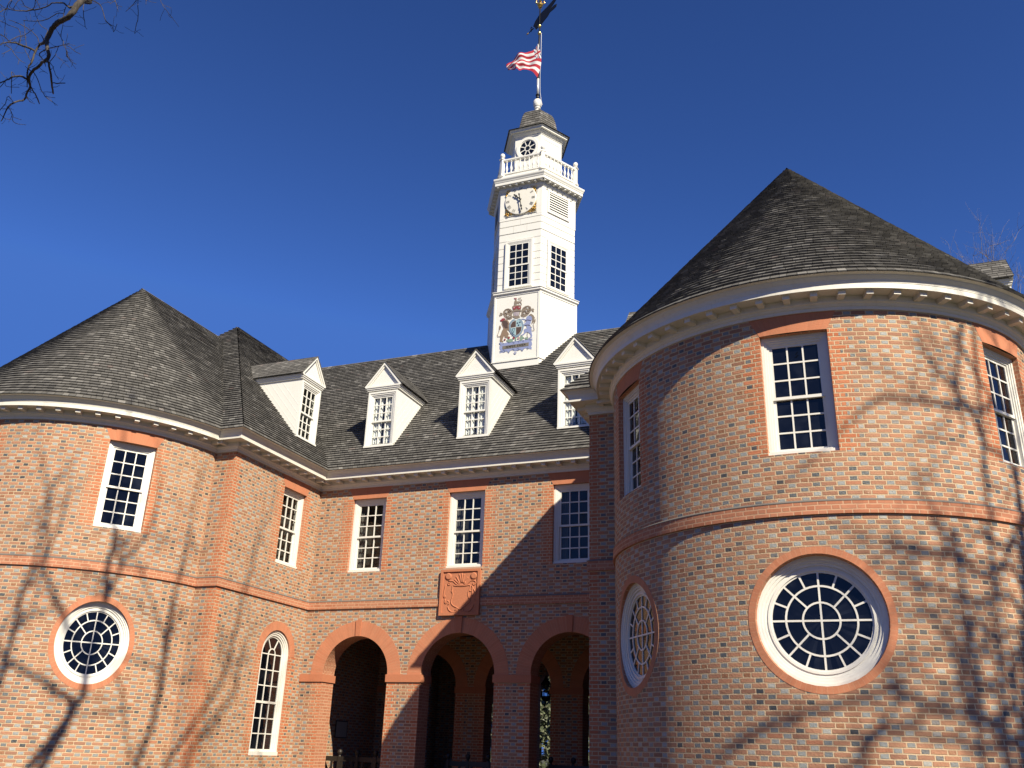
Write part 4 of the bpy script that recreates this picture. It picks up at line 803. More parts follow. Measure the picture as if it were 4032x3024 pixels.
# ------------------------------------------------------------------ windows (local: x across, y inwards, z up from the sill)
LT = lambda u, w, d: (u, d, w)
def frame_rect(mb, x0, x1, z0, z1, t, y0, y1, m=0, tt=None, tb=None):
    """rectangular ring of section t between depth y0 and y1, mitred by butting"""
    tt = t if tt is None else tt; tb = t if tb is None else tb
    mb.box(x0, x0 + t, y0, y1, z0, z1, m); mb.box(x1 - t, x1, y0, y1, z0, z1, m)
    mb.box(x0 + t, x1 - t, y0, y1, z1 - tt, z1, m); mb.box(x0 + t, x1 - t, y0, y1, z0, z0 + tb, m)
def sash_window(parent, loc, rot, w=WM, h=ZWT - ZWB, y=0.075, nx=3, ny=3, cas=0.125, name='window', mat=None, glass=None, sill=0.085, label=None):
    mat = mat or M_PAINT; glass = glass or M_GLASS
    hw = w / 2
    f = MB()
    x = hw - .002
    # moulded casing: three steps going in
    f.box(-x, -x + .055, y, y + .16, sill, h - .002); f.box(x - .055, x, y, y + .16, sill, h - .002); f.box(-x + .055, x - .055, y, y + .16, h - .057, h - .002)
    c2 = cas * .72
    f.box(-x + .055, -x + c2, y + .018, y + .16, sill, h - .057); f.box(x - c2, x - .055, y + .018, y + .16, sill, h - .057); f.box(-x + c2, x - c2, y + .018, y + .16, h - c2, h - .057)
    f.box(-x + c2, -x + cas, y + .040, y + .17, sill, h - c2); f.box(x - cas, x - c2, y + .040, y + .17, sill, h - c2); f.box(-x + cas, x - cas, y + .040, y + .17, h - cas, h - c2)
    f.box(-x, x, y - .035, y + .17, 0, sill - .02); f.box(-x + .02, x - .02, y - .012, y + .17, sill - .02, sill)
    win = f.build(name, mat, parent, loc, rot)
    if label: win['label'] = label
    gx0, gx1, gz0, gz1 = -x + cas, x - cas, sill, h - cas
    mid = (gz0 + gz1) / 2 - .015
    st, mu = .045, .026
    for (za, zb, yy, nm) in ((mid - .025, gz1, y + .060, 'upper'), (gz0, mid + .022, y + .098, 'lower')):
        s = MB()
        tb = .055 if nm == 'lower' else .048; tt = .045
        frame_rect(s, gx0, gx1, za, zb, st, yy, yy + .036, tt=tt, tb=tb)
        ix0, ix1, iz0, iz1 = gx0 + st, gx1 - st, za + tb, zb - tt
        pw = (ix1 - ix0 - (nx - 1) * mu) / nx; ph = (iz1 - iz0 - (ny - 1) * mu) / ny
        for i in range(1, nx):
            xx = ix0 + i * pw + (i - 1) * mu; s.box(xx, xx + mu, yy + .003, yy + .034, iz0, iz1)
        for j in range(1, ny):
            zz = iz0 + j * ph + (j - 1) * mu
            for i in range(nx):
                xx = ix0 + i * (pw + mu); s.box(xx, xx + pw, yy + .003, yy + .034, zz, zz + mu)
        so = s.build('sash', mat, win)
        p = MB()                                                # old glass: no two panes quite in one plane
        for i in range(nx):
            for j in range(ny):
                xa, za_ = ix0 + i * (pw + mu) - .004, iz0 + j * (ph + mu) - .004
                xb, zb_ = xa + pw + .008, za_ + ph + .008
                e = [rng.uniform(-.005, .005) for _ in range(4)]
                p.face([(xa, yy + .02 + e[0], za_), (xb, yy + .02 + e[1], za_), (xb, yy + .02 + e[2], zb_), (xa, yy + .02 + e[3], zb_)])
        p.build('pane', glass, win)
    if glass is M_GLASS:
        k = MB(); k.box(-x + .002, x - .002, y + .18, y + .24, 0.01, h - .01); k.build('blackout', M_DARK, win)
    return win
WC = sash_window(bld, (CR[0] + RAP * sin(upR[1]), CR[1] - RAP * cos(upR[1]), ZWB), upR[1], y=.125)
for a in (upR[0], upR[2]): copy_tree(WC, bld, (CR[0] + RAP * sin(a), CR[1] - RAP * cos(a), ZWB), a)
for a in upL: copy_tree(WC, bld, (CL[0] + RAP * sin(a), CL[1] - RAP * cos(a), ZWB), a)
W0 = sash_window(bld, (HWIN[0], 0, ZWB), 0, y=.085, glass=M_CLEAR)
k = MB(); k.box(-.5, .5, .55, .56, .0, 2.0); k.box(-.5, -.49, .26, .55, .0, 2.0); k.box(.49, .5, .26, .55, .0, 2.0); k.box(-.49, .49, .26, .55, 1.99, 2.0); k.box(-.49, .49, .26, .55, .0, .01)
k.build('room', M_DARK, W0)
c = MB()
for i in range(24):
    f = lambda t: (-.40 + .20 * t, .30 + .022 * sin(t * 24) + .008 * sin(t * 51))
    (xa, ya), (xb, yb) = f(i / 24), f((i + 1) / 24)
    c.face([(xa, ya, .05), (xb, yb, .05), (xb + .03 * sin(i), yb, 1.95), (xa + .03 * sin(i - 1), ya, 1.95)], smooth=True)
c.build('curtain', plain('grey_curtain', (.13, .125, .12), .9, nscale=8), W0)
for x in HWIN:
    if x != HWIN[0]: copy_tree(W0, bld, (x, 0, ZWB), 0)
    copy_tree(W0, bld, (x, YB, ZWB), pi)
copy_tree(W0, bld, (0, EW_WIN, ZWB), RAD(90)); copy_tree(W0, bld, (GAP, EW_WIN, ZWB), RAD(-90))

# round windows
def annulus(mb, r0, r1, y0, y1, n=56, a0=0.0, a1=2 * pi, c=(0, 0), m=0):
    for k in range(n):
        A, B = a0 + (a1 - a0) * k / n, a0 + (a1 - a0) * (k + 1) / n
        P = lambda r, a, y: (c[0] + r * cos(a), y, c[1] + r * sin(a))
        mb.face([P(r0, A, y0), P(r1, A, y0), P(r1, B, y0), P(r0, B, y0)], m=m, smooth=False)
        mb.face([P(r1, A, y0), P(r1, A, y1), P(r1, B, y1), P(r1, B, y0)], m=m, smooth=True)
        mb.face([P(r0, A, y1), P(r0, A, y0), P(r0, B, y0), P(r0, B, y1)], m=m, smooth=True)
        mb.face([P(r0, B, y1), P(r1, B, y1), P(r1, A, y1), P(r0, A, y1)], m=m)
def spoke(mb, a, r0, r1, w, y0, y1):
    c, s = cos(a), sin(a)
    T = lambda p: (p[0] * c - p[2] * s, p[1], p[0] * s + p[2] * c)
    mb.box(r0, r1, y0, y1, -w / 2, w / 2, T=T)
def round_window(loc, rot):
    f = MB(); y = .165
    for r0, r1, d in ((.875, .924, 0.0), (.832, .875, .022), (.790, .832, .045), (.750, .790, .070), (.715, .750, .055)):
        annulus(f, r0, r1, y + d, y + .14)
    w = f.build('round_window', M_PAINT, bld, loc, rot)
    s = MB(); ya, yb = y + .080, y + .113
    annulus(s, .688, .717, ya, yb); annulus(s, .482, .510, ya, yb, 48); annulus(s, .245, .272, ya, yb, 36)
    for k in range(16):
        a = 2 * pi * k / 16
        if k % 4 == 0: spoke(s, a, 0.014 if k % 8 else 0.0, .70, .028, ya + .002, yb - .002)
        elif k % 2 == 0: spoke(s, a, .270, .70, .028, ya + .002, yb - .002)
        else: spoke(s, a, .508, .70, .028, ya + .002, yb - .002)
    s.build('sash', M_PAINT, w)
    p = MB()
    for r0, r1, n in ((.0, .258, 4), (.258, .496, 8), (.496, .705, 16)):
        for k in range(n):
            e0, e1 = rng.uniform(-.004, .004), rng.uniform(-.004, .004)
            m_ = 48 // n
            for q in range(m_):
                A, B = 2 * pi * (k + q / m_) / n, 2 * pi * (k + (q + 1) / m_) / n
                Q = lambda r, a: (r * cos(a), ya + .018 + e0 * (q / m_) + e1 * r, r * sin(a))
                p.face([Q(r0, A), Q(r1, A), Q(r1, B), Q(r0, B)] if r0 else [Q(0, A), Q(r1, A), Q(r1, B)])
    p.build('pane', M_GLASS, w)
    return w
RW0 = round_window((CR[0] + RAP * sin(RAD(.9)), CR[1] - RAP * cos(RAD(.9)), 3.165), RAD(.9))
copy_tree(RW0, bld, (CL[0], CL[1] - RAP, 3.165), 0)
for ctr, a in ((CR, RAD(-52.8)), (CR, RAD(62.5)), (CL, RAD(53.6))):
    o = copy_tree(RW0, bld, (ctr[0] + (RAP + .075) * sin(a), ctr[1] - (RAP + .075) * cos(a), 3.165), a)
    o.scale = (.752 / .925, 1, .875 / .925); o.name = 'oval_window'

# arched windows in the court walls
def arched_window(loc, rot):
    f = MB(); y = .06; hw = .598; zs = 2.38
    for r0, r1, d in ((.545, .598, 0), (.50, .545, .02), (.455, .50, .04)):
        f.box(-r1, -r0, y + d, y + .16, .085, zs); f.box(r0, r1, y + d, y + .16, .085, zs)
        annulus(f, r0, r1, y + d, y + .16, 28, 0, pi, (0, zs))
    f.box(-hw, hw, y - .035, y + .17, 0, .085)
    w = f.build('arched_window', M_PAINT, bld, loc, rot)
    s = MB(); ya, yb = y + .07, y + .10; g = .455
    s.box(-g, -g + .04, ya, yb, .085, zs); s.box(g - .04, g, ya, yb, .085, zs); annulus(s, g - .04, g, ya, yb, 24, 0, pi, (0, zs))
    s.box(-g + .04, g - .04, ya, yb, .085, .14); s.box(-g + .04, g - .04, ya - .01, yb, 1.20, 1.255)
    mu = .026; iw = (2 * (g - .04) - 2 * mu) / 3
    for i in (1, 2):
        x = -g + .04 + i * iw + (i - 1) * mu
        s.box(x, x + mu, ya + .003, yb - .002, .14, 1.20); s.box(x, x + mu, ya + .003, yb - .002, 1.255, zs)
    for z in (.14 + .353, .14 + .707): s.box(-g + .04, g - .04, ya + .005, yb - .004, z - mu / 2, z + mu / 2)
    for z in (1.255 + .365, 1.255 + .74, zs): s.box(-g + .04, g - .04, ya + .005, yb - .004, z - mu / 2, z + mu / 2)
    annulus(s, .125, .15, ya + .003, yb - .002, 16, 0, pi, (0, zs))
    for a in (60, 120): 
        c, q = cos(RAD(a)), sin(RAD(a))
        s.box(.15, g - .03, ya + .004, yb - .003, -mu / 2, mu / 2, T=lambda p, c=c, q=q: (p[0] * c - p[2] * q, p[1], zs + p[0] * q + p[2] * c))
    s.build('sash', M_PAINT, w)
    p = MB(); p.face([(-g + .02, ya + .02, .1), (g - .02, ya + .02, .1), (g - .02, ya + .02, zs), (-g + .02, ya + .02, zs)])
    for k in range(16):
        A, B = pi * k / 16, pi * (k + 1) / 16
        p.face([(0, ya + .02, zs), (.43 * cos(A), ya + .02, zs + .43 * sin(A)), (.43 * cos(B), ya + .02, zs + .43 * sin(B))])
    p.build('pane', M_GLASS, w)
    return w
AW0 = arched_window((.02, EW_WIN, 1.0), RAD(90))
copy_tree(AW0, bld, (GAP - .02, EW_WIN, 1.0), RAD(-90))

# ------------------------------------------------------------------ dormers (local: front plane y=0, roof rises towards +y)
def dormer(loc, rot, curtain=True):
    w, h = .50, 1.78                                  # half width, height to the eave moulding
    yb_ = h / M_PITCH + .02
    d = MB()
    # cheeks
    for s in (-1, 1):
        x0, x1 = (w - .02) * s, (w - .055) * s
        tri = [(.02, -.02), (.02, h), (yb_, h)]
        P = [(x0, y, z) for y, z in tri]; 
        d.face(P if s < 0 else P[::-1]); 
        Q = [(x1, y, z) for y, z in tri]; d.face(Q[::-1] if s < 0 else Q)
        # clapboard edges parallel to the roof slope
        for k in range(1, 5):
            o = k * .24
            a_, b_ = (.02, o), ((h - o) / M_PITCH, h)
            if b_[0] <= .05: continue
            xo = (w - .02) * s + s * .001
            P = [(xo, a_[0], a_[1]), (xo, b_[0], b_[1]), (xo + s * .003, b_[0], b_[1] - .022), (xo + s * .003, a_[0], a_[1] - .022)]
            d.face(P if s > 0 else P[::-1]); 
            P2 = [P[3], P[2], (xo, b_[0], b_[1] - .026), (xo, a_[0], a_[1] - .026)]; d.face(P2 if s > 0 else P2[::-1])
    # tympanum
    pk = h + .15 + .70
    d.face([(-.52, -.015, h + .13), (.52, -.015, h + .13), (0, -.015, h + .13 + .66)])
    # eave cornice across the front and back along the cheeks
    for (o, za, zb) in ((.022, 0, .045), (.045, .045, .09), (.066, .09, .135)):
        d.box(-w - o, w + o, -.02 - o, .06, h + za - .03, h + zb - .03)
        for s in (-1, 1):
            xa, xb = sorted((s * (w - .03), s * (w + o)))
            d.box(xa, xb, .06, (h + za) / M_PITCH + .06, h + za - .03, h + zb - .03)
    # raking mouldings of the pediment
    for s in (-1, 1):
        e0, e1 = Vector((s * .61, 0, h + .10)), Vector((0, 0, h + .84))
        t = (e1 - e0).normalized(); n = Vector((t.z, 0, -t.x)) * (1 if s < 0 else -1)
        n = -n if n.z > 0 else n
        for th, ya in ((.10, -.05), (.06, -.085)):
            q = [e0, e1, e1 + Vector((0, 0, -th * 1.35)), e0 + n * th]
            F = [(p.x, ya, p.z) for p in q]; Bk = [(p.x, -.0, p.z) for p in q]
            d.face(F if s < 0 else F[::-1])
            for i in range(4):
                j = (i + 1) % 4; d.face([F[i], Bk[i], Bk[j], F[j]])
    # apron below the window
    d.box(-w, w, -.02, .05, -.03, .0)
    D = d.build('dormer', M_TOWER, bld, loc, rot)
    # roof
    r = MB(); Lr = sqrt(.61 ** 2 + .74 ** 2); n = int(Lr / .115)
    for s in (-1, 1):
        nv = Vector((s * .74, 0, .61)).normalized()
        for k in range(n + 1):
            ta, tb_ = k * .115 / Lr, min((k + 1.15) * .115 / Lr, 1.0)
            if ta >= 1: continue
            e = lambda t: Vector((s * .63 * (1 - t), 0, h + .115 + .74 * t))
            yk = lambda t: (h + .115 + .74 * t) / M_PITCH + .06
            lo, hi = e(ta) + nv * .014, e(tb_) + nv * .002
            P = [lo + Vector((0, -.10, 0)), lo + Vector((0, yk(ta), 0)), hi + Vector((0, yk(tb_), 0)), hi + Vector((0, -.10, 0))]
            uvq = [(s * 2 + .0, k + .02), (s * 2 + yk(ta), k + .02), (s * 2 + yk(tb_), k + .98), (s * 2, k + .98)]
            r.face(P if s > 0 else P[::-1], uvq if s > 0 else uvq[::-1])
            B_ = [e(ta) + Vector((0, -.10, 0)), e(ta) + Vector((0, yk(ta), 0)), lo + Vector((0, yk(ta), 0)), lo + Vector((0, -.10, 0))]
            r.face(B_ if s > 0 else B_[::-1], [(0, k + .02), (1, k + .02), (1, k + .06), (0, k + .06)])
        # verge board edge
        e0, e1 = e(0), e(1)
        q = [e0 + Vector((0, -.10, 0)), e0 + nv * .016 + Vector((0, -.10, 0)), e1 + nv * .016 + Vector((0, -.10, 0)), e1 + Vector((0, -.10, 0))]
        r.face(q if s < 0 else q[::-1], [(0, .5)] * 4)
        q = [e0 + Vector((0, -.10, -.012)), e1 + Vector((0, -.10, -.012)), e1 + Vector((0, yk(1), -.012)), e0 + Vector((0, yk(0), -.012))]
        r.face(q if s < 0 else q[::-1], [(0, .5)] * 4)
    r.build('dormer_roof', M_SHING, D)
    win = sash_window(D, (0, 0, 0), 0, w=.96, h=1.72, y=-.03, cas=.14, name='dormer_window', mat=M_TOWER, glass=M_CLEAR, sill=.07)
    if curtain:
        c = MB(); n = 60
        for half in (-1, 1):
            for i in range(n // 2):
                f = lambda t: (half * (.02 + .36 * t), .125 + .018 * sin(t * 26 + half) + .01 * sin(t * 61))
                (xa, ya), (xb, yb) = f(i / (n / 2)), f((i + 1) / (n / 2))
                q = [(xa, ya, .06), (xb, yb, .06), (xb, yb, 1.62), (xa, ya, 1.62)]
                c.face(q if half > 0 else q[::-1], smooth=True)
        c.build('curtain', M_CURT, D)
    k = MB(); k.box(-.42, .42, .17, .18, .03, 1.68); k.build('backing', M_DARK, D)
    return D
DM0 = dormer((1.622, .205, 9.225), 0)
for x in (4.568, 7.50): copy_tree(DM0, bld, (x, .205, 9.225), 0)
DM1 = dormer((-.235, -.76, 9.255), RAD(90), curtain=False)
for x, a in ((GAP + .235, -90), (GAP + 2 * HW - .235, 90), (-2 * HW + .235, -90)): copy_tree(DM1, bld, (x, -.76, 9.255), RAD(a))

# ------------------------------------------------------------------ carved panel over the middle arch
pn = MB()
x0, x1, z0, z1 = 3.99, 5.10, 4.425, 5.585
pn.box(x0, x1, -.055, .01, z0, z1)
for (a, b, c, d) in ((x0, x0 + .07, z0, z1), (x1 - .07, x1, z0, z1), (x0 + .07, x1 - .07, z1 - .06, z1), (x0 + .07, x1 - .07, z0, z0 + .07)):
    pn.box(a, b, -.088, -.055, c, d)
panel = pn.build('carved_panel', M_TERRA, bld)
rl = MB()
for c in RELIEF:
    P = [(x, -.056, z) for x, z in c]
    # soften the traced line
    Q = [P[0]]
    for a, b in zip(P[:-1], P[1:]):
        Q += [tuple(a[i] * .75 + b[i] * .25 for i in range(3)), tuple(a[i] * .25 + b[i] * .75 for i in range(3))]
    Q.append(P[-1])
    rl.tube(Q, .017, 6)
for x, z in RELIEF_DISC:
    rl.tube([(x, -.05, z), (x, -.072, z), (x, -.082, z)], [.09, .088, .06], 20)
rl.build('cartouche', M_TERRA, panel)
sl = MB(); sl.box(4.03, 5.13, -.05, .01, ZWB - .058, ZWB - .003); sl.build('stone_sill', plain('sill_stone', (.40, .27, .19), .9), bld)

# ------------------------------------------------------------------ the clock tower (six sided, standing on the roof)
TX, TY = 4.57, 4.449
tw = thing('clock_tower', 'white six-sided wooden clock tower with a painted coat of arms rising from the roof', 'clock tower', (TX, TY, 0))
A6 = RAD(30)
def hexl(mb, prof, m=0, course=None): mb.lathe(prof, 6, m=m, smooth=False, a0=A6, course=course)
def face_map(ang, r):
    """local (u, w, d) on a tower face: u to the right, w height, d inwards"""
    c, s = cos(RAD(ang)), sin(RAD(ang)); ap = r * .8660254
    return lambda u, w, d=0.0: (c * u + s * (ap - d), s * u - c * (ap - d), w)
def tbuild(mb, name, mat, parent=tw): return mb.build(name, mat, parent)
b = MB(); hexl(b, [(1.576, 12.2), (1.576, 15.16)])
for ang in (0, 60, -60, 120, 180, 240):
    T = face_map(ang, 1.576); h = 1.576 / 2
    b.prism([(-h, 12.3), (-h + .055, 12.3), (-h + .055, 15.1), (-h, 15.1)], .03, lambda u, w, d, T=T: T(u, w, d - .022))
    b.prism([(h - .055, 12.3), (h, 12.3), (h, 15.1), (h - .055, 15.1)], .03, lambda u, w, d, T=T: T(u, w, d - .022))
    b.prism([(-h + .055, 12.3), (h - .055, 12.3), (h - .055, 12.735), (-h + .055, 12.735)], .03, lambda u, w, d, T=T: T(u, w, d - .022))
    b.prism([(-h, 12.735), (h, 12.735), (h, 12.765), (-h, 12.765)], .06, lambda u, w, d, T=T: T(u, w, d - .05))
tbuild(b, 'tower_base', M_TOWER)
b = MB(); hexl(b, [(1.55, 15.07), (1.60, 15.085), (1.60, 15.12), (1.635, 15.15), (1.66, 15.165), (1.66, 15.215), (1.69, 15.235), (1.69, 15.255), (1.50, 15.30)])
tbuild(b, 'ledge', M_TOWER)
b = MB(); pr = [(1.5, 15.2)]
for z in (15.58, 15.845, 16.115, 16.395, 16.655, 16.945, 17.215, 17.49, 17.775):
    pr += [(1.5, z - .012), (1.484, z - .004), (1.484, z + .004), (1.5, z + .012)]
pr += [(1.5, 18.015), (1.525, 18.02), (1.525, 18.10), (1.5, 18.105), (1.5, 19.4)]
hexl(b, pr)
for ang in (0, 60, -60):                                        # boards butting above the windows
    T = face_map(ang, 1.5)
    for (u0, u1, z0, z1) in ((-.742, -.004, 17.79, 18.005), (.004, .742, 17.79, 18.005), (-.742, -.244, 17.505, 17.76), (-.236, .236, 17.505, 17.76), (.244, .742, 17.505, 17.76)):
        b.prism([(u0, z0), (u1, z0), (u1, z1), (u0, z1)], .02, lambda u, w, d, T=T: T(u, w, d - .012))
stage = tbuild(b, 'tower_shaft', M_TOWER)
# windows of the shaft
W1 = sash_window(tw, (0, 0, 0), 0, w=.98, h=1.80, y=-.02, cas=.115, name='tower_window', mat=M_TOWER, sill=.05)
def on_face(o, ang, r, z, out=0.0):
    a = RAD(ang); ap = r * .8660254 + out
    o.location = (ap * sin(a), -ap * cos(a), z); o.rotation_euler.z = a
W1.scale.y = .42
on_face(W1, 0, 1.5, 15.37, .06)
for ang in (60, -60): on_face(copy_tree(W1, tw), ang, 1.5, 15.37, .06)
# clock stage trim: corner boards, louvres
for k in range(6):                                              # a folded board over each corner
    b = MB()
    for s, ang in ((1, k * 60), (-1, k * 60 + 60)):
        T = face_map(ang, 1.5)
        u0, u1 = sorted((s * .585, s * .762))
        b.prism([(u0, 18.108), (u1, 18.108), (u1, 19.2), (u0, 19.2)], .03, lambda u, w, d: T(u, w, d - .02))
    tbuild(b, 'corner_board', M_TOWER)
lou = None
for ang in (60, -60, 120, 240):
    T = face_map(ang, 1.5)
    if lou is None:
        b = MB(); L = lambda u, w, d: (u, d, w)
        b.prism([(-.44, 18.30), (.41, 18.30), (.41, 19.06), (-.44, 19.06)], .004, lambda u, w, d: (u, -.012 + d, w), m=1)
        for k in range(8):
            z = 18.335 + k * .0945
            b.face([(-.44, -.040, z), (.41, -.040, z), (.41, -.013, z + .052), (-.44, -.013, z + .052)])
            b.face([(-.44, -.040, z - .014), (.41, -.040, z - .014), (.41, -.040, z), (-.44, -.040, z)])
            b.face([(-.44, -.040, z - .014), (-.44, -.013, z + .038), (.41, -.013, z + .038), (.41, -.040, z - .014)])
        frame_rect(b, -.50, .47, 18.24, 19.12, .06, -.045, -.005)
        lou = b.build('louvre', [M_TOWER, M_DARK], tw); on_face(lou, ang, 1.5, 0)
    else:
        c = lou.copy(); COL.objects.link(c); c.parent = tw; on_face(c, ang, 1.5, 0)
# clock
CZ = 18.745
b = MB(); b.box(-.565, .565, -.03, -.004, CZ - .565, CZ + .555)
clock = b.build('clock', M_TOWER, tw); on_face(clock, 0, 1.5, 0)
b = MB(); rr = random.Random(3)
for sx in (-1, 1):
    for sz in (-1, 1):
        b.face([(sx * .56, -.034, CZ + sz * .55), (sx * .56, -.034, CZ + sz * .12), (sx * .12, -.034, CZ + sz * .55)])
        for k in range(26):
            t, s_ = rr.random(), rr.random() ** .5
            x, z = .545 - s_ * .34 * t, .535 - s_ * .34 * (1 - t)
            if hypot(x, z) < .585: continue
            a = rr.random() * 6.3
            b.tube([(sx * x, -.036, CZ + sz * z), (sx * (x + .025 * cos(a)), -.058, CZ + sz * (z + .025 * sin(a))), (sx * (x + .05 * cos(a + 1)), -.036, CZ + sz * (z + .05 * sin(a + 1)))], [.008, .018, .006], 5)
b.build('spandrel', M_GOLD, clock)
dial = MB()
for k in range(48):
    A, B = 2 * pi * k / 48, 2 * pi * (k + 1) / 48
    P = lambda r, a, y: (r * cos(a), y, CZ + r * sin(a))
    dial.face([(0, -.075, CZ), P(.555, A, -.070), P(.555, B, -.070)])
    dial.face([P(.555, A, -.070), P(.568, A, -.062), P(.568, B, -.062), P(.555, B, -.070)])
    dial.face([P(.568, A, -.062), P(.568, A, -.03), P(.568, B, -.03), P(.568, B, -.062)])
M_DIAL = paint_material("clock_dial", (0.68, 0.66, 0.60), .12)
dial.build('dial', M_DIAL, clock)
M_INK = plain("black_paint", (.018, .018, .022), .6)
NUM = ['XII', 'I', 'II', 'III', 'IIII', 'V', 'VI', 'VII', 'VIII', 'IX', 'X', 'XI']
for i, t in enumerate(NUM):
    b = MB(); a = -2 * pi * i / 12
    wid = {'I': .030, 'V': .062, 'X': .066}
    tot = sum(wid[c] for c in t); x = -tot / 2
    T = lambda p, a=a: (p[0] * cos(a) - p[1] * sin(a), CZ + p[0] * sin(a) + p[1] * cos(a))
    def bar(x0, z0, x1, z1, wd):
        L = hypot(x1 - x0, z1 - z0); nx, nz = -(z1 - z0) / L * wd / 2, (x1 - x0) / L * wd / 2
        q = [T(p) for p in ((x0 - nx, z0 - nz), (x1 - nx, z1 - nz), (x1 + nx, z1 + nz), (x0 + nx, z0 + nz))]
        b.face([(p[0], -.0778, p[1]) for p in q])
    for c in t:
        w = wid[c]; xc = x + w / 2
        if c == 'I': bar(xc, .405, xc, .525, .011)
        if c == 'V': bar(xc - .022, .525, xc, .405, .012); bar(xc, .405, xc + .022, .525, .006)
        if c == 'X': bar(xc - .023, .525, xc + .023, .405, .012); bar(xc - .023, .405, xc + .023, .525, .006)
        x += w
    b.build('numeral', M_INK, clock)
def hand(name, ang, L, w, tail):
    b = MB(); a = -RAD(ang)
    P = [(-w * .5, 0), (-w * .35, L * .45), (-w * 1.1, L * .62), (-w * .35, L * .74), (-w * .9, L * .84), (0, L), (w * .9, L * .84), (w * .35, L * .74), (w * 1.1, L * .62), (w * .35, L * .45), (w * .5, 0),
         (w * .4, -tail * .5), (w * .9, -tail * .75), (0, -tail), (-w * .9, -tail * .75), (-w * .4, -tail * .5)]
    y = -.150 if name == 'minute_hand' else -.125
    b.prism(P, .012, lambda u, z, d: (u * cos(a) - z * sin(a), y + d, CZ + u * sin(a) + z * cos(a)))
    if name == 'minute_hand': b.tube([(0, -.16, CZ), (0, -.06, CZ)], .028, 12)
    b.build(name, M_INK, clock)
hand('hour_hand', 314, .34, .045, .05); hand('minute_hand', 170, .50, .034, .24)
# main cornice of the tower with its modillions
b = MB(); hexl(b, [(1.5, 19.13), (1.53, 19.13), (1.53, 19.17), (1.56, 19.20), (1.59, 19.24), (1.59, 19.30), (1.60, 19.36), (1.765, 19.36), (1.765, 19.35), (1.785, 19.35), (1.785, 19.45), (1.80, 19.46), (1.815, 19.50), (1.845, 19.54), (1.855, 19.57), (1.855, 19.603), (1.45, 19.66)])
tcor = tbuild(b, 'tower_cornice', M_TOWER)
mo = None
for ang in (0, 60, -60):
    for k in range(8):
        u = -.80 + k * .2286
        if mo is None:
            b = MB(); b.box(-.035, .035, -.13, .03, 19.30, 19.358); mo = b.build('modillion', M_TOWER, tcor); o = mo
        else:
            o = mo.copy(); COL.objects.link(o); o.parent = tcor
        a = RAD(ang); ap = 1.60 * .866
        o.location = (ap * sin(a) + u * cos(a), -ap * cos(a) + u * sin(a), 0); o.rotation_euler.z = a
# balustrade
b = MB(); hexl(b, [(1.42, 19.62), (1.56, 19.62), (1.56, 19.86), (1.53, 19.885), (1.42, 19.885)])
hexl(b, [(1.47, 19.93), (1.545, 19.93), (1.545, 19.985), (1.47, 19.985), (1.47, 19.93)])
hexl(b, [(1.455, 20.475), (1.56, 20.475), (1.575, 20.50), (1.575, 20.545), (1.455, 20.56), (1.455, 20.475)])
bal = tbuild(b, 'balustrade', M_TOWER)
post = baln = None
for k in range(6):
    a = A6 + k * pi / 3; p = (1.513 * sin(a), -1.513 * cos(a), 0)
    if post is None:
        b = MB(); b.box(-.062, .062, -.062, .062, 19.88, 20.56); b.box(-.085, .085, -.085, .085, 20.56, 20.60); b.box(-.09, .09, -.09, .09, 19.86, 19.93)
        b.lathe([(.05, 20.60), (.03, 20.63), (.055, 20.66), (.082, 20.71), (.085, 20.75), (.068, 20.80), (.03, 20.835), (.001, 20.84)], 14)
        post = b.build('post', M_TOWER, bal); o = post
    else:
        o = post.copy(); COL.objects.link(o); o.parent = bal
    o.location = p; o.rotation_euler.z = a
    c = k * pi / 3; ap = 1.513 * .866
    for j in range(8):
        u = -.58 + j * 1.16 / 7
        if baln is None:
            b = MB(); b.lathe([(.036, 19.985), (.036, 20.02), (.020, 20.035), (.030, 20.07), (.047, 20.13), (.042, 20.19), (.022, 20.27), (.018, 20.33), (.026, 20.36), (.018, 20.38), (.018, 20.41), (.036, 20.43), (.036, 20.475)], 10)
            baln = b.build('baluster', M_TOWER, bal); o = baln
        else:
            o = baln.copy(); COL.objects.link(o); o.parent = bal
        o.location = (ap * sin(c) + u * cos(c), -ap * cos(c) + u * sin(c), 0)
# lantern stage with its oval windows
b = MB(); hexl(b, [(.976, 19.6), (.976, 21.72), (1.0, 21.74), (1.0, 21.77), (1.05, 21.80), (1.10, 21.85), (1.10, 21.88), (1.19, 21.885), (1.19, 21.94), (1.22, 21.96), (1.235, 21.985), (.9, 22.0)])
for ang in (60, -60):
    T = face_map(ang, .976)
    for (u0, u1, z0, z1) in ((-.40, .40, 21.56, 21.60), (-.40, -.36, 19.9, 21.56), (.36, .40, 19.9, 21.56)):
        b.prism([(u0, z0), (u1, z0), (u1, z1), (u0, z1)], .02, lambda u, w, d, T=T: T(u, w, d - .012))
tbuild(b, 'lantern_stage', M_TOWER)
for ang in (0, 180):
    b = MB(); S_ = 1.08
    annulus(b, .33, .43, -.05, .01, 40); annulus(b, .30, .33, -.03, .01, 40)
    b.v = [(x * .98, y, z * S_) for x, y, z in b.v]
    ow = b.build('oval_window', M_TOWER, tw); on_face(ow, ang, .976, 21.215)
    b = MB(); annulus(b, .09, .115, -.022, 0, 24)
    for k in range(8): spoke(b, RAD(22.5 + 45 * k), .11, .31, .028, -.022, 0)
    b.v = [(x * .98, y, z * S_) for x, y, z in b.v]; b.build('sash', M_TOWER, ow)
    b = MB()
    for k in range(32):
        A, B = 2 * pi * k / 32, 2 * pi * (k + 1) / 32
        b.face([(0, -.008, 0), (.31 * cos(A), -.008, .33 * sin(A)), (.31 * cos(B), -.008, .33 * sin(B))])
    b.build('pane', M_GLASS, ow)
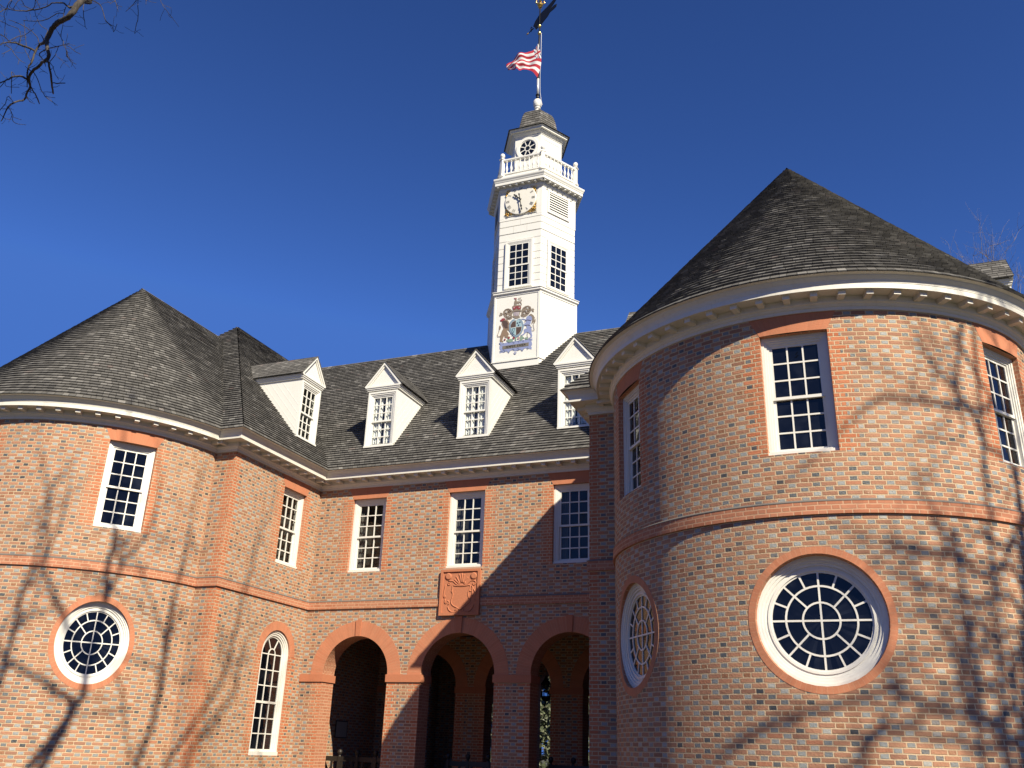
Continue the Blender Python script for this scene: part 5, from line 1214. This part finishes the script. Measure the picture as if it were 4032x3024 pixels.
# bell roof in shingle courses
def bell(z):
    K = [(21.99, 1.275), (22.09, .97), (22.20, .845), (22.40, .785), (22.65, .735), (22.85, .69), (23.0, .64), (23.10, .59), (23.16, .545)]
    for (a, ra), (c, rc) in zip(K[:-1], K[1:]):
        if z <= c: return ra + (rc - ra) * max(0, (z - a)) / (c - a)
    return K[-1][1]
prof = []; crs = []; z = 21.99; k = 0
while z < 23.15:
    zn = min(z + (.05 if z < 22.1 else .08 if z < 22.3 else .115), 23.16)
    prof += [(bell(z), z - .003), (bell(z) + .022, z), (bell(zn) + .002, zn + .004)]; crs += [(k + .02, k + .06), (k + .02, k + .98), (k + .98, k + .99)]
    z = zn; k += 1
prof += [(.48, 23.20), (.10, 23.44)]; crs += [(k, k + .1), (k, k + .9)]
b = MB(); hexl(b, prof, course=crs[:len(prof) - 1] + [(0, 1)] * 4); tbuild(b, 'bell_roof', M_SHING)
b = MB(); b.lathe([(.14, 23.36), (.15, 23.44), (.13, 23.47), (.085, 23.50), (.08, 23.55), (.12, 23.59), (.12, 23.62), (.10, 23.635), (.14, 23.69), (.165, 23.77), (.17, 23.86), (.155, 23.94), (.12, 23.99), (.07, 24.02), (.05, 24.03)], 24)
tbuild(b, 'urn', M_TOWER)

# painted coat of arms on the base panel
CA = {'b': (.36, .29, .225), 'l': (.38, .265, .18), 'd': (.12, .075, .062), 'r': (.38, .06, .075), 'e': (.68, .42, .44), 'w': (.78, .76, .72), 'u': (.38, .44, .74), 'g': (.30, .43, .56),
      'c': (.45, .70, .78), 'n': (.07, .10, .19), 'q': (.32, .46, .36), 'k': (.27, .24, .19), 'p': (.36, .18, .40)}
CM = {k: plain('heraldic_paint_' + n, tuple(x * .62 for x in CA[k]), .6, nscale=30, namt=.3) for k, n in dict(b='umber', l='tawny', d='sable', r='red', e='pink', w='white', u='lavender', g='slate', c='sky', n='navy', q='green', k='olive', p='purple').items()}
T = face_map(0, 1.576)
coa = None; layer = 0.004
groups = {}
order = []
def side(it):
    pts = it[-1] if isinstance(it[-1], list) else [(it[2], it[3])]
    return it[0] + (' left' if pts[0][0] < 0 else ' right') if it[0] == 'mantling' else it[0]
for it in ARMS_POLY:
    groups.setdefault(side(it), [[], [], []])[0].append(it)
for it in ARMS_LINE: groups.setdefault(side(it), [[], [], []])[1].append(it)
for it in ARMS_DOT: groups.setdefault(side(it), [[], [], []])[2].append(it)
keys = list(CM)
b = MB(); b.prism([(-.70, 12.80), (.70, 12.80), (.70, 15.045), (-.70, 15.045)], .004, lambda u, w, d: T(u, w, d - .004))
coa = b.build('coat_of_arms', M_TOWER, tw)
base_off = {'mantling': .006, 'crest': .008, 'helm': .010, 'lion': .010, 'unicorn': .010, 'garter': .016, 'shield': .020, 'scroll': .006, 'flower': .012, 'motto': .012, 'pendant': .010}
for g, (po, li, do) in groups.items():
    g = g.split(' ')[0]
    b = MB(); off = base_off.get(g, .008)
    for i, (_, c, pts) in enumerate(po):
        o_ = off + i * .0012
        b.prism(pts, o_, lambda u, w, d: T(u, w, -o_ + d - .0045), keys.index(c))
    for i, (_, c, wd, pts) in enumerate(li):
        o_ = off + .0008 * (len(po) + 1) + .003
        n = len(pts)
        for (a_, b_) in zip(pts[:-1], pts[1:]):
            L = hypot(b_[0] - a_[0], b_[1] - a_[1]) or 1e-6; e = wd / 2
            tx, tz = (b_[0] - a_[0]) / L, (b_[1] - a_[1]) / L
            q = [(a_[0] - tx * e * .6 + tz * e, a_[1] - tz * e * .6 - tx * e), (b_[0] + tx * e * .6 + tz * e, b_[1] + tz * e * .6 - tx * e),
                 (b_[0] + tx * e * .6 - tz * e, b_[1] + tz * e * .6 + tx * e), (a_[0] - tx * e * .6 - tz * e, a_[1] - tz * e * .6 + tx * e)]
            o_ += .0003
            b.face([T(u, w, -o_ - .0045) for u, w in q], m=keys.index(c))
    for i, (_, c, x, z, r) in enumerate(do):
        o_ = off + .006 + .0006 * i
        b.prism([(x + r * cos(2 * pi * k / 14), z + r * sin(2 * pi * k / 14)) for k in range(14)], .003, lambda u, w, d: T(u, w, -o_ + d - .0045), keys.index(c))
    b.build(g, [CM[k] for k in keys], coa)
GL = {'S': [[(.9, .85), (.6, 1), (.25, .95), (.1, .75), (.3, .55), (.7, .45), (.9, .25), (.7, .05), (.35, 0), (.1, .15)]], 'E': [[(.9, 1), (.1, 1), (.1, 0), (.9, 0)], [(.1, .5), (.75, .5)]],
      'M': [[(0, 0), (.1, 1), (.5, .3), (.9, 1), (1, 0)]], 'P': [[(.1, 0), (.1, 1), (.7, 1), (.9, .78), (.7, .5), (.1, .5)]], 'R': [[(.1, 0), (.1, 1), (.7, 1), (.9, .78), (.7, .5), (.1, .5)], [(.45, .5), (.95, 0)]],
      'A': [[(0, 0), (.5, 1), (1, 0)], [(.2, .38), (.8, .38)]], 'D': [[(.1, 0), (.1, 1), (.6, 1), (.9, .7), (.9, .3), (.6, 0), (.1, 0)]]}
b = MB(); (xa, za), (xb, zb) = MOTTO_AT; txt = 'SEMPER EADEM'; adv = (xb - xa) / len(txt)
for i, ch in enumerate(txt):
    for st in GL.get(ch, []):
        for (a_, c_) in zip(st[:-1], st[1:]):
            p = lambda q: (xa + (i + .1 + q[0] * .78) * adv, za - .012 + (zb - za) * i / len(txt) + q[1] * .066)
            (x0_, z0_), (x1_, z1_) = p(a_), p(c_); L = hypot(x1_ - x0_, z1_ - z0_) or 1e-6; e = .006
            nx, nz = -(z1_ - z0_) / L * e, (x1_ - x0_) / L * e
            b.face([T(u, w, -.0195 - .0002 * (i % 3)) for u, w in ((x0_ - nx, z0_ - nz), (x1_ - nx, z1_ - nz), (x1_ + nx, z1_ + nz), (x0_ + nx, z0_ + nz))])
b.build('motto_lettering', M_INK, coa)

# ------------------------------------------------------------------ flagpole, vane, flag
fp = thing('flagpole', 'slim black flagpole with gilded balls and dark weather vane on the clock tower', 'flagpole', (TX, TY, 24.02))
b = MB(); b.tube([(0, 0, -.05), (0, 0, 4.7)], [.046, .026], 12, m=0); b.tube([(0, 0, .0), (0, 0, .22)], .062, 12); b.tube([(0, 0, .19), (0, 0, .235)], .078, 12)
b.tube([(0, 0, 1.00), (0, 0, 1.05)], .066, 12); b.tube([(0, 0, .235), (0, 0, 1.0)], [.052, .048], 12, m=1); b.build('pole', [M_IRON, M_STEEL], fp)
for z in (27.22, 27.58):
    b = MB(); z -= 24.02
    b.lathe([(.03, z - .075), (.055, z - .055), (.072, z - .015), (.072, z + .015), (.055, z + .055), (.03, z + .075)], 16); b.build('gilded_ball', M_GOLD, fp)
b = MB(); z = 28.50 - 24.02
b.lathe([(.03, z), (.075, z + .02), (.05, z + .06), (.11, z + .12), (.125, z + .17), (.10, z + .23), (.06, z + .26)], 16)
for k in range(4):
    a = k * pi / 2 + .4
    b.tube([(.09 * cos(a), .09 * sin(a), z + .2), (.17 * cos(a), .17 * sin(a), z + .27), (.16 * cos(a), .16 * sin(a), z + .36), (.10 * cos(a), .10 * sin(a), z + .33)], [.022, .035, .03, .012], 7)
b.tube([(0, 0, z + .25), (0, 0, z + .4), (0, 0, z + .5)], [.04, .055, .01], 8); b.build('crown_finial', M_GOLD, fp)
vd = Vector((.863, -.465, 0)).normalized(); vn = Vector((-vd.y, vd.x, 0))
VT = lambda u, w, d: tuple(vd * u + vn * (d - .011) + Vector((0, 0, w - 24.02)))
b = MB(); b.prism(VANE, .022, VT)
b.tube([VT(u, w, .011) for u, w in ((-.35, 27.72), (-.48, 27.74), (-.53, 27.70), (-.75, 27.69))], [.02, .035, .018, .012], 6)
b.tube([VT(u, w, .011) for u, w in ((-.50, 27.66), (-.55, 27.80), (-.49, 27.90), (-.44, 27.82))], .018, 6)
b.tube([VT(-.70, 27.70, .011), VT(-.80, 27.685, .011)], [.034, .004], 8, m=1); b.build('weather_vane', [M_IRON, M_GOLD], fp)
b = MB()
P = [(.09, -.02, 3.18), (.10, -.03, 2.0), (.085, -.03, 1.1), (.11, -.05, .3), (.19, -.09, -.25), (.26, -.13, -.40)]
b.tube(P, .008, 5); b.build('halyard', M_ROPE, fp)

def flag_mat():
    m, nt, bs = new_mat("flag_cloth"); g = NT(nt); _, u, v = g.uv()
    k = g.math('FLOORED_MODULO', g.math('FLOOR', g.math('MULTIPLY', v, 9.0)), 2.0)
    col = g.mix(k, (.44, .020, .040), (.80, .78, .77))
    inc = g.math('MULTIPLY', g.math('LESS_THAN', u, .20), g.math('GREATER_THAN', v, .55))
    x = g.math('SUBTRACT', g.math('DIVIDE', u, .20), .5); y = g.math('SUBTRACT', g.math('DIVIDE', g.math('SUBTRACT', v, .55), .45), .5)
    d1 = g.math('ABSOLUTE', g.math('SUBTRACT', g.math('ABSOLUTE', x), g.math('ABSOLUTE', y)))
    mc = g.math('MINIMUM', g.math('ABSOLUTE', x), g.math('ABSOLUTE', y))
    cc = g.mix(g.math('LESS_THAN', d1, .11), (.035, .05, .17), (.78, .77, .76))
    cc = g.mix(g.math('LESS_THAN', mc, .13), cc, (.78, .77, .76)); cc = g.mix(g.math('LESS_THAN', mc, .075), cc, (.44, .02, .04))
    nt.links.new(g.mix(inc, col, cc), bs.inputs['Base Color']); bs.inputs['Roughness'].default_value = .85
    # thin cloth lets some light through
    tr = g.n('ShaderNodeBsdfTranslucent'); nt.links.new(g.mix(inc, col, cc), tr.inputs[0])
    mx = g.n('ShaderNodeMixShader'); mx.inputs[0].default_value = .3
    out = [n for n in nt.nodes if n.type == 'OUTPUT_MATERIAL'][0]
    nt.links.new(bs.outputs[0], mx.inputs[1]); nt.links.new(tr.outputs[0], mx.inputs[2]); nt.links.new(mx.outputs[0], out.inputs[0])
    return m
b = MB(); NU, NV = 40, 30
def lerp_path(P, t):
    k = min(int(t * (len(P) - 1)), len(P) - 2); f = t * (len(P) - 1) - k
    return Vector(P[k]).lerp(Vector(P[k + 1]), f)
def flag_pt(s, t):
    a, c = lerp_path(FLAG_BOT, s), lerp_path(FLAG_TOP, s)
    p = a.lerp(c, t)
    n = Vector((.25, -.97, 0)); al = Vector((.97, .25, 0))
    bulge = .13 * sin(pi * t) * (1 - s) ** 2
    fold = (.16 * s ** .6) * sin(9.5 * s + 2.2 * t + .4) + .06 * s * sin(19 * s - 4 * t) + .03 * sin(14 * t + 5 * s) * (.3 + s)
    return p + al * (bulge + .05 * s * sin(8 * s + 3 * t)) + n * (.06 + fold)
for i in range(NU):
    for j in range(NV):
        s0, s1, t0, t1 = i / NU, (i + 1) / NU, j / NV, (j + 1) / NV
        # the fly is gathered, so the stripes crowd together there
        b.face([flag_pt(s0, t0), flag_pt(s1, t0), flag_pt(s1, t1), flag_pt(s0, t1)], [(s0, t0), (s1, t0), (s1, t1), (s0, t1)], smooth=True)
fl_ = b.build('flag', flag_mat(), merge=True)
tag(fl_, 'red and white striped flag blowing from the pole above the clock tower', 'flag')

# ------------------------------------------------------------------ hanging lantern, benches, notice
ln = thing('hanging_lantern', 'black iron lantern with glass sides hanging under the ceiling of the arcade', 'lantern', (4.60, 6.45, 2.72))
b = MB()
b.lathe([(.02, -.03), (.035, .0), (.02, .02), (.06, .035), (.11, .07), (.145, .13), (.15, .16), (.155, .165), (.155, .185), (.145, .185)], 8, smooth=False)
b.lathe([(.165, .52), (.165, .55), (.13, .60), (.07, .66), (.05, .70), (.03, .73), (.03, .78)], 8, smooth=False)
for k in range(8):
    a = 2 * pi * k / 8; b.tube([(.15 * sin(a), -.15 * cos(a), .17), (.155 * sin(a), -.155 * cos(a), .53)], .008, 5)
for z in (.30, .46): b.lathe([(.153, z), (.158, z), (.158, z + .01), (.153, z + .01)], 8, smooth=False)
b.build('iron_cage', M_IRON, ln)
b = MB(); b.lathe([(.143, .18), (.147, .53)], 8, smooth=False); b.build('glass', M_CLEAR, ln)
b = MB(); b.tube([(0, 0, .76), (0, 0, 1.72)], .010, 6); b.build('chain', M_IRON, ln)
def bench(loc, rot, label, L):
    o = thing('bench', label, 'bench', loc, rot, 'benches in the arcade')
    b = MB(); b.box(-L / 2, L / 2, -.44, .0, .42, .46); b.build('seat', M_OAK, o)
    b = MB(); b.box(-L / 2, L / 2, -.005, .03, 1.10, 1.22); b.box(-L / 2, L / 2, -.005, .03, .72, .82)
    k = int(L / .28)
    for i in range(1, k): x = -L / 2 + L * i / k; b.box(x - .03, x + .03, .0, .025, .82, 1.10)
    b.build('backrest', M_OAK, o)
    n = max(2, int(round(L / .55))); 
    for i in range(n + 1):
        x = -L / 2 + L * i / n
        b = MB(); b.box(x - .04, x + .04, -.03, .05, 0, 1.22); b.lathe([(.04, 1.22), (.028, 1.25), (.055, 1.29), (.065, 1.33), (.055, 1.375), (.02, 1.40), (.001, 1.40)], 12, c=(x, .01, 0)); b.build('post', M_OAK, o)
        if i in (0, n): b = MB(); b.box(x - .04, x + .04, -.46, -.38, 0, .70); b.box(x - .04, x + .04, -.46, -.03, .66, .70); b.build('armrest', M_OAK, o)
bench((1.05, 1.55, ZFL), pi, 'dark wooden bench with ball-topped posts behind the arch beside the left wing', 2.2)
bench((4.75, 1.1, ZFL), pi, 'dark wooden bench with ball-topped posts behind the middle arch of the arcade', 1.65)
bench((7.55, 1.0, ZFL), pi, 'dark wooden bench with ball-topped posts behind the arch beside the right wing', 1.7)
nb = thing('notice_board', 'plain pale notice sheet hanging on the dark brick wall inside the left arch', 'notice', (.012, 2.26, 1.48))
b = MB(); b.box(0, .02, -.31, .31, 0, .46); b.build('board', M_OAK, nb)
b = MB(); b.box(.021, .024, -.28, .28, .03, .43); b.build('sheet', M_BOARD, nb)

# ------------------------------------------------------------------ trees
def bark(name, c0, c1):
    m, nt, b = new_mat(name); g = NT(nt); pos = g.obj()
    mp = g.n('ShaderNodeMapping'); mp.inputs['Scale'].default_value = (1, 1, .16); nt.links.new(pos, mp.inputs[0])
    n1 = g.noise(30.0, 6.0, mp.outputs[0], 0.7)
    nt.links.new(g.mix(g.smooth(n1.outputs[0], .35, .65), c0, c1), b.inputs['Base Color']); b.inputs['Roughness'].default_value = .9
    nt.links.new(g.bump(n1.outputs[0], .012), b.inputs['Normal']); return m
M_BARK = bark("tree_bark", (.060, .048, .038), (.17, .145, .12))
M_BARK3 = bark("dark_bark", (.022, .017, .013), (.075, .062, .05))
M_BARK2 = bark("pale_twig_bark", (.11, .085, .07), (.26, .22, .185))
def smooth_line(P, rr=None, amp=0.0):
    if len(P) < 3 and not amp: return P
    out = []
    n = len(P)
    for i in range(n - 1):
        p0, p1, p2, p3 = [Vector(P[max(0, min(n - 1, k))]) for k in (i - 1, i, i + 1, i + 2)]
        for k in range(3):
            t = k / 3
            q = .5 * (2 * p1 + (p2 - p0) * t + (2 * p0 - 5 * p1 + 4 * p2 - p3) * t * t + (3 * p1 - p0 - 3 * p2 + p3) * t ** 3)
            if amp and 0 < i + k < n - 1:
                q = Vector((q[0] + rr.uniform(-amp, amp), q[1] + rr.uniform(-amp, amp), q[2] + rr.uniform(-amp, amp), q[3]))
            out.append(q)
    out.append(Vector(P[-1]))
    return [tuple(q) for q in out]
def limb(mb, P, n=6):
    mb.tube([p[:3] for p in P], [max(p[3], .002) for p in P], n)
def rnd_dir(rr): 
    while True:
        v = Vector((rr.uniform(-1, 1), rr.uniform(-1, 1), rr.uniform(-1, 1)))
        if .1 < v.length < 1: return v.normalized()
def twig(mb, rr, p, d, L, r, depth, lift=.15, kids=3):
    n = 4; pts = [(*p, r)]; q = Vector(p); dv = Vector(d)
    for i in range(n):
        dv = (dv + rnd_dir(rr) * .28 + Vector((0, 0, lift * .3))).normalized()
        q = q + dv * L / n
        pts.append((*q, r * (1 - .75 * (i + 1) / n)))
        if depth > 0 and i >= 0:
            for _ in range(kids if i else max(1, kids - 1)):
                if rr.random() < .62:
                    s = (dv + rnd_dir(rr) * .95).normalized()
                    twig(mb, rr, tuple(q), s, L * rr.uniform(.38, .68), r * .55, depth - 1, lift, kids)
    limb(mb, pts, 5 if depth > 1 else 4 if r > .006 else 3)
def nearest(net, p):
    return min(net, key=lambda q: (q[0] - p[0]) ** 2 + (q[1] - p[1]) ** 2 + (q[2] - p[2]) ** 2)
def grown_tree(label, base, trunk, limbs, mains, seed, extra=None, tw=(3, .9, 2), dens=1.0):
    rr = random.Random(seed)
    t = thing('bare_tree', label, 'tree', base)
    off = Vector(base)
    loc = lambda P: [(p[0] - off.x, p[1] - off.y, p[2] - off.z, p[3]) for p in P]
    T = smooth_line(trunk); b = MB(); limb(b, loc(T), 12); b.build('trunk', M_BARK, t)
    net = list(T)
    fork = trunk[-1]
    lm = MB(); cr = MB()
    for i, L in enumerate(limbs):
        if i in mains:
            p0, p1 = Vector(fork[:3]), Vector(L[0][:3])
            mid = p0.lerp(p1, .45) + Vector((0, 0, -.25))
            P = [(*p0, max(L[0][3] * 1.25, .07)), (*mid, L[0][3] * 1.12)] + list(L)
        else:
            q = nearest(net, L[0]); P = [(q[0], q[1], q[2], L[0][3])] + list(L)
        P = smooth_line(P, rr, .03)
        limb(lm, loc(P), 7); net += P
        for j in range(3, len(P)):
            if rr.random() < dens:
                a, c = Vector(P[j - 1][:3]), Vector(P[j][:3]); d = (c - a).normalized()
                twig(cr, rr, tuple(c - off), (d * .6 + rnd_dir(rr)).normalized(), rr.uniform(.5, 1.3) * tw[1], min(.024, P[j][3] * .6), tw[0] - 1, .1, tw[2])
        # the limb runs out into finer wood
        a, c = Vector(P[-2][:3]), Vector(P[-1][:3])
        twig(cr, rr, tuple(c - off), (c - a).normalized(), 1.2, P[-1][3] * .9, tw[0] - 1, .15, tw[2])
    lm.build('limb', M_BARK, t)
    cr.build('crown', M_BARK, t)
    if extra:
        e = MB(); net2 = []
        for i, L in enumerate(extra):
            if i == 0:
                q = nearest(T, L[0]); P0 = Vector(q[:3]); P1 = Vector(L[0][:3])
                m1 = P0.lerp(P1, .5) + Vector((0, 0, .35))
                P = [(*P0, .10), (*m1, .065)] + list(L)
            else:
                q = nearest(net2, L[0]); dd = (Vector(q[:3]) - Vector(L[0][:3])).length
                P = ([(q[0], q[1], q[2], L[0][3])] if dd > .012 else []) + list(L)
            Q = smooth_line(P, rr, .004)
            limb(e, loc(Q), 7 if i == 0 else 5)
            net2 += Q
            for p in Q[1:-1]:
                if p[3] < .02 and rr.random() < .30:
                    twig(e, rr, tuple(Vector(p[:3]) - off), rnd_dir(rr), rr.uniform(.05, .16), max(.0022, p[3] * .45), 0, 0, 1)
        e.build('overhanging_branch', M_BARK3, t)
    return t
grown_tree('bare tree whose crooked branch hangs across the sky at the top left', (6.9, -20.6, ZG),
           [(6.9, -20.6, ZG - .3, .40), (7.1, -20.3, 1.5, .32), (7.6, -19.8, 4.0, .28), (8.3, -18.9, 7.0, .25), (8.9, -18.2, 9.3, .22)],
           [[(x, y, z, r * 1.05) for x, y, z, r in L] for L in LIMBS_WEST], {0, 2, 3, 6, 8, 9, 11}, 5, BRANCH, tw=(2, .8, 2), dens=.55)
grown_tree('bare spreading tree standing out of the picture and throwing branch shadows on the right wing', (31.0, -20.5, ZG),
           [(31.0, -20.5, ZG - .3, .42), (30.8, -20.2, 3.0, .36), (30.3, -19.4, 7.0, .31), (29.6, -18.6, 10.0, .26)],
           [[(x, y, z, r * 1.08) for x, y, z, r in L] for L in LIMBS_EAST], set(range(len(LIMBS_EAST))), 9, None, tw=(2, 1.2, 2), dens=.42)

# bare trees on the far side of the building, and two added behind the viewer
def far_tree(label, base, H, seed):
    rr = random.Random(seed); t = thing('bare_tree', label, 'tree', base, 0, 'bare trees behind the building')
    b = MB(); T = smooth_line([(0, 0, -.3, .34), (.1, .1, H * .25, .27), (-.1, .2, H * .5, .19), (.1, 0, H * .75, .10), (.0, .1, H * .88, .05)]); limb(b, T, 9); b.build('trunk', M_BARK2, t)
    c = MB()
    for i in range(34):
        k = rr.uniform(.28, .98); j = min(int(k * (len(T) - 1)), len(T) - 2); p = T[j]
        a = rr.uniform(0, 2 * pi); up = .35 + .9 * k
        d = Vector((cos(a), sin(a), up)).normalized(); L = H * (.42 - .26 * k)
        twig(c, rr, p[:3], d, L, .075 * (1.15 - k) + .012, 3, .35, 2)
    c.build('crown', M_BARK2, t)
    return t
ft = far_tree('bare pale-twigged tree showing above the small gable at the right edge', (21.6, 23.0, ZG), 22.2, 21)
for lab, x, y, s, r in (('added bare tree out of view behind the viewer, for reflections in the windows of the right wing', 27.0, -52.0, 1.1, 1.0),  # first two: unseen trees added so that the window reflections vary
                        ('added bare tree out of view behind the viewer, for reflections in the windows over the arcade', 2.0, -47.0, 1.05, 5.2),
                        ('bare tree cut by the right edge of the picture beside the small gable', 24.4, 17.5, .86, 2.1),
                        ('bare tree whose top twigs show over the roof just right of the clock tower', 1.2, 25.5, .90, 4.0)):
    c = ft.copy(); COL.objects.link(c); c.location = (x, y, ZG); c.scale = (s,) * 3; c.rotation_euler.z = r; c['label'] = lab
    for ch in ft.children:
        d = ch.copy(); COL.objects.link(d); d.parent = c

# evergreens seen through the arcade
def leaf_mat():
    m, nt, b = new_mat("evergreen_leaf"); g = NT(nt)
    o = g.n('ShaderNodeNewGeometry')
    w = g.ramp(o.outputs['Random Per Island'], [(0, (.05, .062, .034)), (.6, (.10, .118, .066)), (1, (.20, .215, .14))])
    nt.links.new(w, b.inputs['Base Color']); b.inputs['Roughness'].default_value = .45; return m
M_LEAF = leaf_mat()
def evergreen(label, base, H, Rm, seed, nl=120, big=1.0):
    rr = random.Random(seed); t = thing('evergreen_tree', label, 'tree', base, 0, 'evergreens seen through the arcade')
    b = MB(); T = [(0, 0, -.3, .16), (.05, 0, H * .5, .10), (0, .05, H * .93, .03)]; limb(b, T, 8); b.build('trunk', M_BARK, t)
    c = MB(); lv = MB()
    for i in range(110):
        k = rr.uniform(.03, .95); a = rr.uniform(0, 6.283); z = H * k; L = Rm * (1 - k) ** .6 * rr.uniform(.55, 1.1) + .2
        e = Vector((cos(a) * L, sin(a) * L, z + L * .25)); s = Vector((0, 0, z))
        limb(c, [(*s, .03), (*s.lerp(e, .5), .018), (*e, .006)], 4)
        for q in range(nl):
            p = s.lerp(e, rr.uniform(.25, 1.05)) + rnd_dir(rr) * rr.uniform(.02, .34)
            n = rnd_dir(rr); u = n.orthogonal().normalized(); v = n.cross(u); w, h = big * rr.uniform(.06, .10), big * rr.uniform(.11, .19)
            lv.face([p - u * w, p - v * h * .3 + u * 0, p + u * w, p + v * h])
    c.build('branches', M_BARK, t); lv.build('foliage', M_LEAF, t)
    return t
evergreen('leafy evergreen tree seen through the right arch behind the hanging lantern', (-2.5, 25.0, ZG), 10.5, 3.3, 2)
evergreen('leafy evergreen tree farther back, seen through the gap at the right of the arcade', (-.3, 27.5, ZG), 9.5, 3.0, 3)
evergreen('low leafy evergreen filling the left of the view through the arcade', (-7.0, 28.5, ZG), 11.0, 3.4, 4)

eg = evergreen('tall leafy evergreen tree closing the view behind the hanging lantern', (-5.2, 33.0, ZG), 13.0, 4.4, 6, 150, 1.7)
for x, y, r, s in ((-14, 34, 1, 1.1), (4.5, 35, 2, .9), (11, 33, 3, 1.0), (18, 36, 4, 1.15), (-22, 31, 5, 1.0)):
    c = eg.copy(); COL.objects.link(c); c.location = (x, y, ZG); c.rotation_euler.z = r; c.scale = (s,) * 3
    c['label'] = 'leafy evergreen tree in the row north of the building, hidden by its walls'; c['group'] = 'evergreens north of the building'
    for ch in eg.children:
        d = ch.copy(); COL.objects.link(d); d.parent = c
# ------------------------------------------------------------------ ground
def lawn_mat():
    m, nt, b = new_mat("winter_lawn"); g = NT(nt); pos = g.obj()
    n1 = g.noise(.35, 4.0, pos); n2 = g.noise(9.0, 4.0, pos, .7)
    c = g.mix(n1.outputs[0], (.060, .055, .026), (.036, .046, .018)); c = g.mix(g.math('MULTIPLY', n2.outputs[0], .5), c, (.07, .06, .035))
    nt.links.new(c, b.inputs['Base Color']); b.inputs['Roughness'].default_value = .95
    nt.links.new(g.bump(n2.outputs[0], .03), b.inputs['Normal']); return m
b = MB(); S = 1500
b.face([(-S, -S, ZG), (S, -S, ZG), (S, S, ZG), (-S, S, ZG)])
tag(b.build('lawn', lawn_mat()), kind='structure')
b = MB()
b.face([(-.5, -45, ZG + .004), (19, -45, ZG + .004), (19, -10, ZG + .004), (-.5, -10, ZG + .004)])
b.face([(.4, -10, ZG + .004), (GAP - .4, -10, ZG + .004), (GAP - .4, -.62, ZG + .004), (.4, -.62, ZG + .004)])
def path_mat():
    m, nt, b = new_mat("gravel"); g = NT(nt); pos = g.obj()
    n1 = g.noise(60.0, 4.0, pos, .7); n2 = g.noise(.8, 3.0, pos)
    c = g.mix(n1.outputs[0], (.060, .044, .031), (.12, .09, .064)); c = g.mix(g.math('MULTIPLY', n2.outputs[0], .4), c, (.075, .055, .038))
    nt.links.new(c, b.inputs['Base Color']); b.inputs['Roughness'].default_value = .95
    nt.links.new(g.bump(n1.outputs[0], .02), b.inputs['Normal']); return m
tag(b.build('path', path_mat()), kind='structure')
